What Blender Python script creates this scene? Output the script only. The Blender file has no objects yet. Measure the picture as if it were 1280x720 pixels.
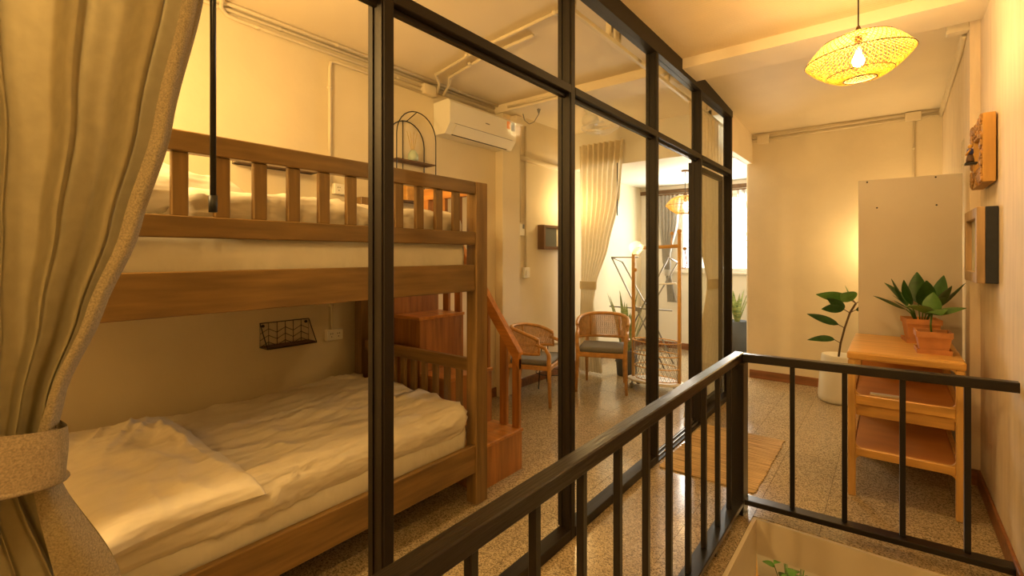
import bpy, bmesh, math, random
from mathutils import Vector, Matrix, noise
random.seed(7)
PI = math.pi
S = bpy.context.scene
C = S.collection

# ------------------------------------------------------------------ camera
cam_d = bpy.data.cameras.new('camera')
cam = bpy.data.objects.new('camera', cam_d); C.objects.link(cam)
cam.location = (0, 0, 1.5)
cam.rotation_euler = (PI/2, 0, math.atan(473/600))
cam_d.sensor_width = 36; cam_d.lens = 600/1280*36
cam_d.shift_y = -41/1280
cam_d.clip_start = 0.02
S.camera = cam

# ------------------------------------------------------------------ world / exposure
W = bpy.data.worlds.new('world'); S.world = W; W.use_nodes = True
bg = W.node_tree.nodes['Background']
bg.inputs[0].default_value = (0.93, 0.97, 1.0, 1); bg.inputs[1].default_value = 3.0
S.view_settings.view_transform = 'Standard'
S.view_settings.look = 'None'
S.view_settings.gamma = 1.0
S.view_settings.exposure = 0.38
S.view_settings.use_curve_mapping = False

WARM = (1.0, 0.655, 0.27)
DAY = (1.0, 0.93, 0.80)
def area_light(name, loc, rot, sx, sy, power, col):
    d = bpy.data.lights.new(name, 'AREA'); d.shape = 'RECTANGLE'; d.size = sx; d.size_y = sy
    d.energy = power; d.color = col
    o = bpy.data.objects.new(name, d); C.objects.link(o); o.location = loc; o.rotation_euler = rot
    return o
def point_light(name, loc, power, col, r=0.05, parent=None):
    d = bpy.data.lights.new(name, 'POINT'); d.energy = power; d.color = col; d.shadow_soft_size = r
    o = bpy.data.objects.new(name, d); C.objects.link(o); o.location = loc
    if parent: o.parent = parent
    return o
# daylight entering through the lounge window
area_light('window_daylight', (-2.08, 7.62, 1.85), (-PI/2, 0, 0), 1.1, 1.1, 62, DAY)
PENDANT_W, LOUNGE_W, BED_W, NEAR_W, ASSUMED_SCONCE_W, LOW_W = 46, 12, 118, 36, 15, 60
ASSUMED_LOUNGE_LAMP_W = 9

# ------------------------------------------------------------------ materials
MATS = {}
def mat(name, col, rough=0.6, metal=0.0, var=0.0, scale=8.0, bump=0.0, bscale=None, stretch=(1,1,1), spec=0.5,
        rand=0.0, coords='Object', col2=None, detail=4.0, bdist=.01):
    if name in MATS: return MATS[name]
    m = bpy.data.materials.new(name); m.use_nodes = True
    nt = m.node_tree; b = nt.nodes['Principled BSDF']
    b.inputs['Base Color'].default_value = (*col, 1); b.inputs['Roughness'].default_value = rough
    b.inputs['Metallic'].default_value = metal; b.inputs['Specular IOR Level'].default_value = spec
    tc = nt.nodes.new('ShaderNodeTexCoord'); mp = nt.nodes.new('ShaderNodeMapping')
    nt.links.new(tc.outputs[coords], mp.inputs[0]); mp.inputs['Scale'].default_value = stretch
    n = nt.nodes.new('ShaderNodeTexNoise'); n.inputs['Scale'].default_value = scale; n.inputs['Detail'].default_value = detail
    nt.links.new(mp.outputs[0], n.inputs['Vector'])
    r = nt.nodes.new('ShaderNodeValToRGB')
    c2 = col2 or tuple(max(0, c*(1-var)) for c in col)
    c1 = tuple(min(1, c*(1+var*0.6)) for c in col) if col2 is None else col
    r.color_ramp.elements[0].position = .3; r.color_ramp.elements[0].color = (*c2, 1)
    r.color_ramp.elements[1].position = .7; r.color_ramp.elements[1].color = (*c1, 1)
    nt.links.new(n.outputs[0], r.inputs[0])
    last = r.outputs[0]
    if rand:
        oi = nt.nodes.new('ShaderNodeObjectInfo'); mr = nt.nodes.new('ShaderNodeMapRange')
        mr.inputs[3].default_value = 1-rand; mr.inputs[4].default_value = 1+rand
        nt.links.new(oi.outputs['Random'], mr.inputs[0])
        mx = nt.nodes.new('ShaderNodeVectorMath'); mx.operation = 'SCALE'
        nt.links.new(last, mx.inputs[0]); nt.links.new(mr.outputs[0], mx.inputs['Scale']); last = mx.outputs[0]
    nt.links.new(last, b.inputs['Base Color'])
    if bump:
        n2 = nt.nodes.new('ShaderNodeTexNoise'); n2.inputs['Scale'].default_value = bscale or scale*4; n2.inputs['Detail'].default_value = 3
        nt.links.new(mp.outputs[0], n2.inputs['Vector'])
        bp = nt.nodes.new('ShaderNodeBump'); bp.inputs['Strength'].default_value = bump; bp.inputs['Distance'].default_value = bdist
        nt.links.new(n2.outputs[0], bp.inputs['Height']); nt.links.new(bp.outputs[0], b.inputs['Normal'])
    MATS[name] = m
    return m
def wood(name, col, axis, rough=0.42, var=0.35):
    st = [14, 14, 14]; st['xyz'.index(axis)] = 1.2
    return mat(name, col, rough, var=var, scale=2.2, stretch=tuple(st), bump=.06, bscale=5, rand=.07, detail=6)
def emis(name, col, strength):
    m = bpy.data.materials.new(name); m.use_nodes = True
    nt = m.node_tree; nt.nodes.remove(nt.nodes['Principled BSDF'])
    e = nt.nodes.new('ShaderNodeEmission'); e.inputs[0].default_value = (*col, 1); e.inputs[1].default_value = strength
    nt.links.new(e.outputs[0], nt.nodes['Material Output'].inputs[0])
    return m
def glass(name, tint=(1,1,1), refl=1.0):
    m = bpy.data.materials.new(name); m.use_nodes = True
    nt = m.node_tree; nt.nodes.remove(nt.nodes['Principled BSDF'])
    t = nt.nodes.new('ShaderNodeBsdfTransparent'); t.inputs[0].default_value = (*tint, 1)
    g = nt.nodes.new('ShaderNodeBsdfGlossy'); g.inputs['Roughness'].default_value = 0.01
    f = nt.nodes.new('ShaderNodeLayerWeight'); f.inputs[0].default_value = .5
    pw = nt.nodes.new('ShaderNodeMath'); pw.operation = 'POWER'; pw.inputs[1].default_value = 6
    nt.links.new(f.outputs['Facing'], pw.inputs[0])
    k = nt.nodes.new('ShaderNodeMath'); k.operation = 'MULTIPLY_ADD'; k.inputs[1].default_value = .45*refl; k.inputs[2].default_value = .0012*refl
    mx = nt.nodes.new('ShaderNodeMixShader')
    nt.links.new(pw.outputs[0], k.inputs[0]); nt.links.new(k.outputs[0], mx.inputs[0])
    nt.links.new(t.outputs[0], mx.inputs[1]); nt.links.new(g.outputs[0], mx.inputs[2])
    nt.links.new(mx.outputs[0], nt.nodes['Material Output'].inputs[0])
    return m
def terrazzo(name):
    m = bpy.data.materials.new(name); m.use_nodes = True
    nt = m.node_tree; b = nt.nodes['Principled BSDF']; b.inputs['Roughness'].default_value = .16
    tc = nt.nodes.new('ShaderNodeTexCoord'); geo = nt.nodes.new('ShaderNodeNewGeometry')
    v = nt.nodes.new('ShaderNodeTexVoronoi'); v.inputs['Scale'].default_value = 170
    nt.links.new(geo.outputs['Position'], v.inputs['Vector'])
    sep = nt.nodes.new('ShaderNodeSeparateColor'); nt.links.new(v.outputs['Color'], sep.inputs[0])
    r = nt.nodes.new('ShaderNodeValToRGB'); cr = r.color_ramp
    cr.elements[0].position = 0; cr.elements[0].color = (.15, .115, .07, 1)
    cr.elements[1].position = 1; cr.elements[1].color = (.56, .46, .30, 1)
    for p, c in ((.2, (.24, .185, .11, 1)), (.45, (.38, .295, .175, 1)), (.75, (.47, .365, .22, 1))):
        e = cr.elements.new(p); e.color = c
    nt.links.new(sep.outputs[0], r.inputs[0])
    oi = nt.nodes.new('ShaderNodeObjectInfo'); mr = nt.nodes.new('ShaderNodeMapRange')
    mr.inputs[3].default_value = .94; mr.inputs[4].default_value = 1.06
    nt.links.new(oi.outputs['Random'], mr.inputs[0])
    mx = nt.nodes.new('ShaderNodeVectorMath'); mx.operation = 'SCALE'
    nt.links.new(r.outputs[0], mx.inputs[0]); nt.links.new(mr.outputs[0], mx.inputs['Scale'])
    nt.links.new(mx.outputs[0], b.inputs['Base Color'])
    n = nt.nodes.new('ShaderNodeTexNoise'); n.inputs['Scale'].default_value = 3
    nt.links.new(geo.outputs['Position'], n.inputs['Vector'])
    m2 = nt.nodes.new('ShaderNodeMapRange'); m2.inputs[3].default_value = .08; m2.inputs[4].default_value = .26
    nt.links.new(n.outputs[0], m2.inputs[0]); nt.links.new(m2.outputs[0], b.inputs['Roughness'])
    return m
def panel_ceiling(name, col):
    m = mat(name, col, .75, var=.05, scale=3)
    nt = m.node_tree; b = nt.nodes['Principled BSDF']
    geo = nt.nodes.new('ShaderNodeNewGeometry')
    w = nt.nodes.new('ShaderNodeTexWave'); w.inputs['Scale'].default_value = 11; w.inputs['Distortion'].default_value = 1.5
    w.bands_direction = 'Y'
    nt.links.new(geo.outputs['Position'], w.inputs['Vector'])
    bp = nt.nodes.new('ShaderNodeBump'); bp.inputs['Strength'].default_value = .25; bp.inputs['Distance'].default_value = .006
    nt.links.new(w.outputs[0], bp.inputs['Height']); nt.links.new(bp.outputs[0], b.inputs['Normal'])
    return m

M = dict(
    wall=mat('cream_plaster', (.76, .67, .49), .8, var=.07, scale=2.2, bump=.16, bscale=26),
    wallr=mat('beige_skimmed_plaster', (.78, .66, .50), .7, var=.10, scale=3, bump=.10, bscale=18, stretch=(6, 6, 1)),
    white=mat('white_paint', (.80, .77, .69), .7, var=.04, scale=3, bump=.05),
    ceil=mat('ceiling_paint', (.86, .76, .58), .8, var=.05, scale=2, bump=.05),
    pceil=panel_ceiling('ceiling_panel', (.84, .69, .45)),
    slab=mat('slab_edge_paint', (.68, .60, .46), .7, var=.06, scale=3, bump=.08),
    grout=mat('floor_joint', (.17, .135, .085), .6),
    terr=terrazzo('terrazzo'),
    skirt=wood('brown_skirting', (.25, .10, .035), 'x', .4),
    wx=wood('teak_grain_x', (.235, .136, .044), 'x'), wy=wood('teak_grain_y', (.235, .136, .044), 'y'), wz=wood('teak_grain_z', (.235, .136, .044), 'z'),
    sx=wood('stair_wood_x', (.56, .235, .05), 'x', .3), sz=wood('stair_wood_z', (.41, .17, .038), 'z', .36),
    oak=wood('golden_oak', (.66, .36, .09), 'x', .38, .22), oakz=wood('golden_oak_upright', (.66, .38, .11), 'z', .38, .22),
    oakp=mat('orange_shelf_panel', (.60, .25, .055), .4, var=.12, scale=2, stretch=(1, 4, 4)),
    black=mat('black_steel', (.011, .009, .008), .32, var=.2, scale=6, bump=.03),
    frame=mat('dark_bronze_aluminium', (.013, .009, .006), .5, metal=.0, var=.15, scale=4, spec=.3),
    rail=mat('black_painted_rail', (.016, .011, .007), .28, var=.35, scale=3, stretch=(30, 2, 30), bump=.22, bscale=4),
    linen=mat('white_bed_linen', (.78, .72, .62), .7, var=.04, scale=5, bump=.8, bscale=1.7, stretch=(5, 1.7, 4), detail=3, bdist=.05),
    sheet=mat('white_fitted_sheet', (.76, .72, .64), .8, var=.04, scale=5, bump=.6, bscale=2.2, stretch=(4, 3, 2), bdist=.03),
    curt=mat('olive_beige_curtain', (.34, .29, .18), .9, var=.10, scale=30, bump=.06, bscale=300),
    curtb=mat('oatmeal_woven_border', (.38, .31, .20), .95, var=.35, scale=260, bump=.35, bscale=420),
    curtl=mat('cream_lounge_curtain', (.76, .67, .48), .9, var=.06, scale=20, bump=.05, bscale=200),
    curtg=mat('grey_window_curtain', (.55, .52, .46), .9, var=.08, scale=20, bump=.05, bscale=200),
    plast=mat('cream_painted_conduit', (.75, .66, .49), .55, var=.03, scale=4),
    acw=mat('air_conditioner_white', (.82, .79, .70), .4, var=.02, scale=2),
    dark=mat('dark_plastic', (.02, .02, .02), .5),
    rattan=mat('rattan', (.62, .33, .10), .5, var=.25, scale=20),
    cane=mat('cane_weave', (.70, .42, .15), .6, var=.25, scale=30),
    cush=mat('grey_cushion', (.22, .22, .22), .9, var=.1, scale=60, bump=.2),
    gold=mat('gold_pipe', (.75, .42, .11), .35, metal=.15, var=.1, scale=6),
    steel=mat('grey_steel', (.30, .29, .27), .35, metal=.8, var=.1, scale=6),
    terra=mat('terracotta', (.54, .235, .085), .75, var=.16, scale=12, bump=.12),
    soil=mat('soil', (.05, .032, .018), .95, var=.4, scale=60, bump=.5),
    leaf=mat('glossy_leaf', (.045, .13, .028), .35, var=.45, scale=14, rand=.18),
    leafl=mat('fresh_leaf', (.09, .20, .035), .38, var=.35, scale=12, rand=.15),
    snake=mat('snake_plant_leaf', (.10, .17, .05), .4, col2=(.42, .44, .14), scale=9, stretch=(1, 1, 6), rand=.15),
    stem=mat('brown_stem', (.12, .07, .03), .7, var=.3, scale=30),
    pot_w=mat('white_ceramic_planter', (.80, .76, .66), .45, var=.03, scale=3),
    pot_g=mat('dark_grey_planter', (.07, .075, .08), .6, var=.1, scale=8),
    board=mat('grey_beige_board', (.56, .51, .43), .7, var=.04, scale=3),
    goldf=mat('gilded_carving', (.42, .22, .06), .5, metal=.25, var=.5, scale=40, bump=.5),
    goldp=wood('honey_frame_wood', (.55, .30, .07), 'z', .5, .2),
    navy=mat('navy_frame_side', (.02, .024, .035), .7, var=.2, scale=30),
    lwood=wood('weathered_frame_wood', (.45, .30, .15), 'z', .6, .3),
    paper=mat('cream_picture_paper', (.66, .60, .45), .8, var=.25, scale=5),
    straw=mat('straw_shade', (.80, .62, .22), .6, var=.3, scale=40),
    strawd=mat('dark_cane_rim', (.16, .085, .03), .6, var=.3, scale=20),
    rug=mat('straw_rug', (.60, .43, .22), .9, var=.6, scale=3, stretch=(1.2, 46, 1), bump=.3, bscale=6),
    glassp=glass('partition_glass', (.96, .96, .93), .8),
    glassw=glass('window_glass', (.97, .98, .98), .6),
    acryl=glass('clear_acrylic', (.97, .97, .95), 1.0),
    bulb=emis('lamp_bulb', (1.0, .78, .42), 22),
    screen=mat('dark_glass_front', (.09, .10, .10), .15, var=.1, scale=3),
    wtxt=mat('white_print', (.75, .70, .55), .6),
    orange=mat('orange_sticker', (.70, .25, .03), .5), blue=mat('blue_paint', (.05, .07, .30), .5),
    yellow=mat('yellow_ochre_paint', (.70, .38, .06), .5), brown=mat('brown_paint', (.12, .06, .025), .6),
    marble=mat('white_tabletop', (.76, .72, .62), .3, var=.06, scale=4),
    wicker=mat('jar_glass_green', (.45, .55, .45), .3),
)

def translucent(m, amount):
    nt = m.node_tree; b = nt.nodes['Principled BSDF']; out = nt.nodes['Material Output']
    t = nt.nodes.new('ShaderNodeBsdfTranslucent'); mx = nt.nodes.new('ShaderNodeMixShader'); mx.inputs[0].default_value = amount
    src = b.inputs['Base Color'].links[0].from_socket
    nt.links.new(src, t.inputs[0]); nt.links.new(b.outputs[0], mx.inputs[1]); nt.links.new(t.outputs[0], mx.inputs[2])
    nt.links.new(mx.outputs[0], out.inputs[0])
for k_, a_ in (('curtl', .45), ('curtg', .4), ('curt', .15), ('straw', .55), ('leaf', .12), ('leafl', .2), ('snake', .2)): translucent(M[k_], a_)

# ------------------------------------------------------------------ mesh helpers
ORG = {}
def prop(o, label=None, cat=None, group=None, kind=None):
    if label: o['label'] = label
    if cat: o['category'] = cat
    if group: o['group'] = group
    if kind: o['kind'] = kind
    return o
def thing(name, label, cat, loc, group=None, rz=0, kind=None):
    o = bpy.data.objects.new(name, None); C.objects.link(o); o.location = loc; o.rotation_euler = (0, 0, rz)
    o.empty_display_size = .05
    ORG[o] = Vector(loc)
    return prop(o, label, cat, group, kind)
class MB:
    def __init__(s): s.v = []; s.f = []; s.sm = False
    def add(s, vs, fs):
        k = len(s.v); s.v += [Vector(v) for v in vs]; s.f += [tuple(i+k for i in f) for f in fs]; return s
    def box(s, a, b, bev=0.0, seg=1, m=None):
        x0, y0, z0 = [min(p, q) for p, q in zip(a, b)]; x1, y1, z1 = [max(p, q) for p, q in zip(a, b)]
        if bev <= 0:
            vs = [Vector((x, y, z)) for x in (x0, x1) for y in (y0, y1) for z in (z0, z1)]
            fs = [(0,1,3,2), (4,6,7,5), (0,4,5,1), (2,3,7,6), (0,2,6,4), (1,5,7,3)]
        else:
            bm = bmesh.new(); bmesh.ops.create_cube(bm, size=1)
            for v in bm.verts:
                v.co = Vector(((x0+x1)/2+v.co.x*(x1-x0), (y0+y1)/2+v.co.y*(y1-y0), (z0+z1)/2+v.co.z*(z1-z0)))
            bev = min(bev, .45*min(x1-x0, y1-y0, z1-z0))
            bmesh.ops.bevel(bm, geom=bm.edges[:], offset=bev, segments=seg, profile=.5, affect='EDGES')
            bm.verts.index_update()
            vs = [v.co.copy() for v in bm.verts]; fs = [tuple(v.index for v in f.verts) for f in bm.faces]; bm.free()
        if m is not None: vs = [m @ v for v in vs]
        return s.add(vs, fs)
    def tube(s, pts, r, n=8, closed=False, rs=None):
        pts = [Vector(p) for p in pts]; L = len(pts); vs = []; up = None
        for i, p in enumerate(pts):
            if closed: d = pts[(i+1) % L]-pts[i-1]
            else: d = pts[min(i+1, L-1)]-pts[max(i-1, 0)]
            d.normalize()
            if up is None:
                a = Vector((0, 0, 1)) if abs(d.z) < .9 else Vector((1, 0, 0)); up = (a-d*a.dot(d)).normalized()
            else:
                up = (up-d*up.dot(d)).normalized()
            q = d.cross(up); rr = rs[i] if rs else r
            for k in range(n):
                t = 2*PI*k/n+PI/n; vs.append(p+up*(math.cos(t)*rr)+q*(math.sin(t)*rr))
        fs = []
        for i in range(L if closed else L-1):
            for k in range(n):
                a, b = i*n+k, i*n+(k+1) % n; c, d2 = ((i+1) % L)*n+(k+1) % n, ((i+1) % L)*n+k
                fs.append((a, b, c, d2))
        if not closed: fs += [tuple(range(n))[::-1], tuple((L-1)*n+k for k in range(n))]
        return s.add(vs, fs)
    def lathe(s, prof, c=(0, 0, 0), n=32, capb=True, capt=True, sq=None):
        vs = []
        for r, z in prof:
            for k in range(n):
                t = 2*PI*k/n; x, y = math.cos(t), math.sin(t)
                if sq:
                    e = (abs(x)**sq+abs(y)**sq)**(1/sq); x, y = x/e, y/e
                vs.append((c[0]+r*x, c[1]+r*y, c[2]+z))
        fs = []
        for i in range(len(prof)-1):
            for k in range(n): fs.append((i*n+k, i*n+(k+1) % n, (i+1)*n+(k+1) % n, (i+1)*n+k))
        if capb: fs.append(tuple(range(n))[::-1])
        if capt: fs.append(tuple((len(prof)-1)*n+k for k in range(n)))
        return s.add(vs, fs)
    def prism(s, poly, axis, a, b):
        """poly in the two other axes (cyclic order after axis), extruded along axis from a to b"""
        def P(u, v, w):
            return {'x': (w, u, v), 'y': (u, w, v), 'z': (u, v, w)}[axis]
        n = len(poly)
        vs = [P(u, v, a) for u, v in poly]+[P(u, v, b) for u, v in poly]
        fs = [tuple(range(n))[::-1], tuple(range(n, 2*n))]+[(i, (i+1) % n, n+(i+1) % n, n+i) for i in range(n)]
        return s.add(vs, fs)
    def softbox(s, a, b, r, res=.05, disp=None):
        x0, y0, z0 = a; x1, y1, z1 = b
        ctr = Vector(((x0+x1)/2, (y0+y1)/2, (z0+z1)/2)); h = Vector(((x1-x0)/2, (y1-y0)/2, (z1-z0)/2))
        r = min(r, min(h)*.98)
        bm = bmesh.new(); idx = {}
        def V(p):
            k = tuple(round(c, 5) for c in p)
            if k not in idx: idx[k] = bm.verts.new(p)
            return idx[k]
        ns = [max(2, int(2*h[i]/res)) for i in range(3)]
        for ax in range(3):
            u, w = [i for i in range(3) if i != ax]
            for sg in (-1, 1):
                for i in range(ns[u]):
                    for j in range(ns[w]):
                        q = []
                        for di, dj in ((0, 0), (1, 0), (1, 1), (0, 1)):
                            p = [0, 0, 0]; p[ax] = sg*h[ax]
                            p[u] = -h[u]+2*h[u]*(i+di)/ns[u]; p[w] = -h[w]+2*h[w]*(j+dj)/ns[w]
                            q.append(V(p))
                        try: bm.faces.new(q)
                        except ValueError: pass
        bmesh.ops.recalc_face_normals(bm, faces=bm.faces[:])
        for v in bm.verts:
            inner = Vector([max(-(h[i]-r), min(h[i]-r, v.co[i])) for i in range(3)])
            d = v.co-inner
            nn = d.normalized() if d.length > 1e-6 else Vector((0, 0, 1))
            p = inner+nn*r+ctr if d.length > 1e-6 else v.co+ctr
            if disp: p = p+nn*disp(p, nn)
            v.co = p
        bm.verts.index_update()
        vs = [v.co.copy() for v in bm.verts]; fs = [tuple(v.index for v in f.verts) for f in bm.faces]; bm.free()
        s.sm = True
        return s.add(vs, fs)
    def grid(s, fn, nu, nv, closeu=False):
        vs = [fn(i/(nu if closeu else nu-1) if nu > 1 else 0, j/(nv-1)) for i in range(nu) for j in range(nv)]
        fs = []
        for i in range(nu if closeu else nu-1):
            for j in range(nv-1):
                a = i*nv+j; b = ((i+1) % nu)*nv+j; fs.append((a, b, b+1, a+1))
        s.sm = True
        return s.add(vs, fs)
    def build(s, name, m, parent=None, smooth=None, local=False, origin=None):
        me = bpy.data.meshes.new(name)
        off = Vector((0, 0, 0))
        if parent is not None and not local: off = ORG[parent]
        elif origin is not None: off = Vector(origin)
        me.from_pydata([v-off for v in s.v], [], s.f)
        bm = bmesh.new(); bm.from_mesh(me); bmesh.ops.recalc_face_normals(bm, faces=bm.faces[:]); bm.to_mesh(me); bm.free()
        me.materials.append(m if not isinstance(m, str) else M[m])
        if smooth if smooth is not None else s.sm:
            me.polygons.foreach_set('use_smooth', [True]*len(me.polygons))
        me.update()
        o = bpy.data.objects.new(name, me); C.objects.link(o)
        if parent is not None: o.parent = parent; ORG[o] = ORG.get(parent, Vector((0, 0, 0)))
        else:
            o.location = off; ORG[o] = off
        return o
def box(name, a, b, m, parent=None, bev=0.0, seg=1, **k):
    return MB().box(a, b, bev, seg).build(name, m, parent, **k)
def tube(name, pts, r, m, parent=None, n=8, smooth=True, closed=False, **k):
    return MB().tube(pts, r, n, closed).build(name, m, parent, smooth, **k)
def struct(name, mb, m, parent=None):
    o = mb.build(name, m, parent)
    if parent is None: o['kind'] = 'structure'
    return o
def arc(c, r, a0, a1, n, plane='xy'):
    out = []
    for i in range(n+1):
        t = a0+(a1-a0)*i/n; u, v = r*math.cos(t), r*math.sin(t)
        out.append({'xy': (c[0]+u, c[1]+v, c[2]), 'yz': (c[0], c[1]+u, c[2]+v), 'xz': (c[0]+u, c[1], c[2]+v)}[plane])
    return out
def copy_tree(o, parent=None, loc=None, rz=None, label=None):
    c = o.copy(); C.objects.link(c)
    if parent is not None: c.parent = parent
    if loc is not None: c.location = loc
    if rz is not None: c.rotation_euler = (0, 0, rz)
    if label: c['label'] = label
    for ch in list(o.children):
        if ch.parent == o: copy_tree(ch, c)
    return c
def nz(p, s=1.0, seed=0.0): return noise.noise(Vector((p[0]*s+seed, p[1]*s+seed*1.7, p[2]*s-seed)))

# ================================================================== SETTING
XL, XR, YN, YF, YW, ZC = -3.3, 0.46, -1.2, 6.45, 7.7, 3.08
VX0, VY0, VY1 = -0.62, 0.35, 3.03           # stairwell opening
# floor: dark joint bed with terrazzo tiles on it
fl = MB()
fl.box((XL, YN, -.20), (VX0, YW, -.012)).box((VX0, VY1, -.20), (XR, YF+.2, -.012)).box((VX0, YN, -.20), (XR, VY0, -.012))
fl.box((VX0, YF+.2, -.20), (XR, YW, -.012))
floor = struct('floor', fl, M['grout'])
tile_mesh = {}
def tiles(x0, x1, y0, y1, step=.6, ox=-3.3, oy=-1.2):
    def cuts(a, b, o):
        k = math.floor((a-o)/step); c = [a]
        while True:
            k += 1; p = o+k*step
            if p >= b-.03: break
            if p > a+.03: c.append(p)
        return c+[b]
    cx, cy = cuts(x0, x1, ox), cuts(y0, y1, oy)
    for i in range(len(cx)-1):
        for j in range(len(cy)-1):
            w, d = round(cx[i+1]-cx[i]-.002, 4), round(cy[j+1]-cy[j]-.002, 4)
            if (w, d) not in tile_mesh:
                t = MB().box((-w/2, -d/2, -.012), (w/2, d/2, 0)).build('tile', 'terr', floor, local=True)
                tile_mesh[(w, d)] = t.data
            else:
                t = bpy.data.objects.new('tile', tile_mesh[(w, d)]); C.objects.link(t); t.parent = floor
            t.location = ((cx[i]+cx[i+1])/2, (cy[j]+cy[j+1])/2, 0)
tiles(XL, VX0, YN, YW); tiles(VX0, XR, VY1, YF); tiles(VX0, XR, YN, VY0)
# stairwell lining: painted slab edges
sl = MB(); sl.box((VX0, VY1-.02, -.20), (XR, VY1, -.004)).box((VX0, VY0, -.32), (VX0+.02, VY1-.02, -.004))
struct('trim_1', sl, M['slab'])
# walls
struct('wall_left', MB().box((XL-.15, YN, -.2), (XL, YW, 3.3)), M['wall'])
w = MB(); w.box((XR, YN, -.2), (XR+.15, 4.34, 3.3)).box((XR-.05, 4.34, -.2), (XR+.15, YF+.2, 3.3))
struct('wall_right', w, M['wallr'])
w = MB(); w.prism([(-1.40+.03*(1-math.cos(t)), YF+.03*(1-math.sin(t))) for t in [i*PI/12 for i in range(7)]] + [(XR-.05, YF), (XR-.05, YF+.2), (-1.40, YF+.2)], 'z', -.2, 3.3)
struct('wall_far', w, M['wall'])
struct('wall_near', MB().box((XL-.15, YN-.15, -2.9), (XR+.15, YN, 3.3)), M['wall'])
WX0, WX1, WZ0, WZ1 = -2.66, -1.5, 1.25, 2.42
w = MB()
w.box((XL-.15, YW, -.2), (WX0, YW+.15, 3.3)).box((WX1, YW, -.2), (XR+.15, YW+.15, 3.3))
w.box((WX0, YW, -.2), (WX1, YW+.15, WZ0)).box((WX0, YW, WZ1), (WX1, YW+.15, 3.3))
struct('wall_lounge', w, M['white'])
struct('wall_lounge_side', MB().box((-.55, YF+.2, 0), (-.45, YW, 2.62)), M['white'])
# ceilings
BY0, BY1 = 3.88, 4.24
struct('ceiling', MB().box((P_ := -1.317, YN, ZC), (XR, BY0, ZC+.1)), M['pceil'])
c = MB(); c.box((XL, YN, ZC), (-1.317, BY0, ZC+.1)).box((XL, BY1, ZC), (-1.39, 5.5, ZC+.1))
c.prism([(BY1, 3.10), (YF+.2, 2.965), (YF+.2, 3.25), (BY1, 3.25)], 'x', -1.39, XR)
c.box((-1.56, 5.45, 3.02), (-1.39, 5.95, 3.2))
struct('ceiling_plain', c, M['ceil'])
struct('ceiling_lounge', MB().box((XL, 5.5, 2.62), (-1.53, YW, 2.72)).box((-1.53, 5.9, 2.62), (-1.39, YW, 2.72)).box((-1.39, YF+.2, 2.62), (XR, YW, 2.72)), M['white'])
struct('ceiling_beam', MB().box((XL, BY0, 3.0), (XR, BY1, 3.3)), M['ceil'])
struct('ceiling_bulkhead', MB().box((XL, 5.45, 2.62), (-1.53, 5.5, 3.2)), M['white'])
struct('trim_2', MB().box((XL+.10, BY0+.02, 0), (XL, BY1-.04, 3.0), .004), M['wall'])      # pilaster under the beam
struct('trim_3', MB().box((XL, YW-.03, 2.50), (-.55, YW, 2.56)), M['strawd'])            # dark cornice strip above window
struct('trim_4', MB().box((-1.40, 5.45, 2.62), (-1.33, YF, 3.12)), M['ceil'])           # lintel past the partition end
# baseboards
struct('baseboard_far', MB().box((-1.36, YF-.016, 0), (XR-.05, YF, .10), .003), M['skirt'])
struct('baseboard_right', MB().box((XR-.016, VY1, 0), (XR, 4.34, .10), .003).box((XR-.066, 4.34-.016, 0), (XR, 4.34, .10)).box((XR-.066, 4.34, 0), (XR-.05, YF, .10)), M['skirt'])
struct('baseboard_left', MB().box((XL, YN, 0), (XL+.016, YW, .10), .003), M['skirt'])
struct('baseboard_lounge', MB().box((XL, YW-.016, 0), (-.55, YW, .10), .003), M['skirt'])
# window in the lounge wall
win = struct('window_1', MB().box((WX0, YW+.03, WZ0), (WX0+.05, YW+.09, WZ1)).box((WX1-.05, YW+.03, WZ0), (WX1, YW+.09, WZ1))
             .box((WX0+.05, YW+.03, WZ0), (WX1-.05, YW+.09, WZ0+.05)).box((WX0+.05, YW+.03, WZ1-.05), (WX1-.05, YW+.09, WZ1))
             .box((-2.1, YW+.03, WZ0+.05), (-2.06, YW+.09, WZ1-.05)), M['white'])
for zz in (1.62, 1.72):
    for xa, xb in ((WX0+.05, -2.1), (-2.06, WX1-.05)):
        tube('window_bar', [(xa, YW+.06, zz), (xb, YW+.06, zz)], .008, 'white', win, 6)
for xa, xb in ((WX0+.05, -2.1), (-2.06, WX1-.05)):
    box('pane', (xa, YW+.075, WZ0+.05), (xb, YW+.079, WZ1-.05), 'glassw', win)
box('window_sill', (WX0-.05, YW-.05, WZ0-.035), (WX1+.05, YW+.03, WZ0), 'white', win, .004)

# lower storey seen down the stairwell
struct('floor_lower', MB().box((XL, YN, -2.90), (XR+.15, 7.1, -2.75)), M['terr'])
struct('wall_lower', MB().box((XL, 6.88, -2.75), (XR+.15, 7.03, -.2)).box((XR, YN, -2.75), (XR+.15, 6.88, -.2)).box((XL-.15, YN, -2.75), (XL, 6.88, -.2)), M['wall'])
struct('baseboard_lower', MB().box((XL, 6.86, -2.75), (XR, 6.88, -2.66)), M['skirt'])

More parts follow.
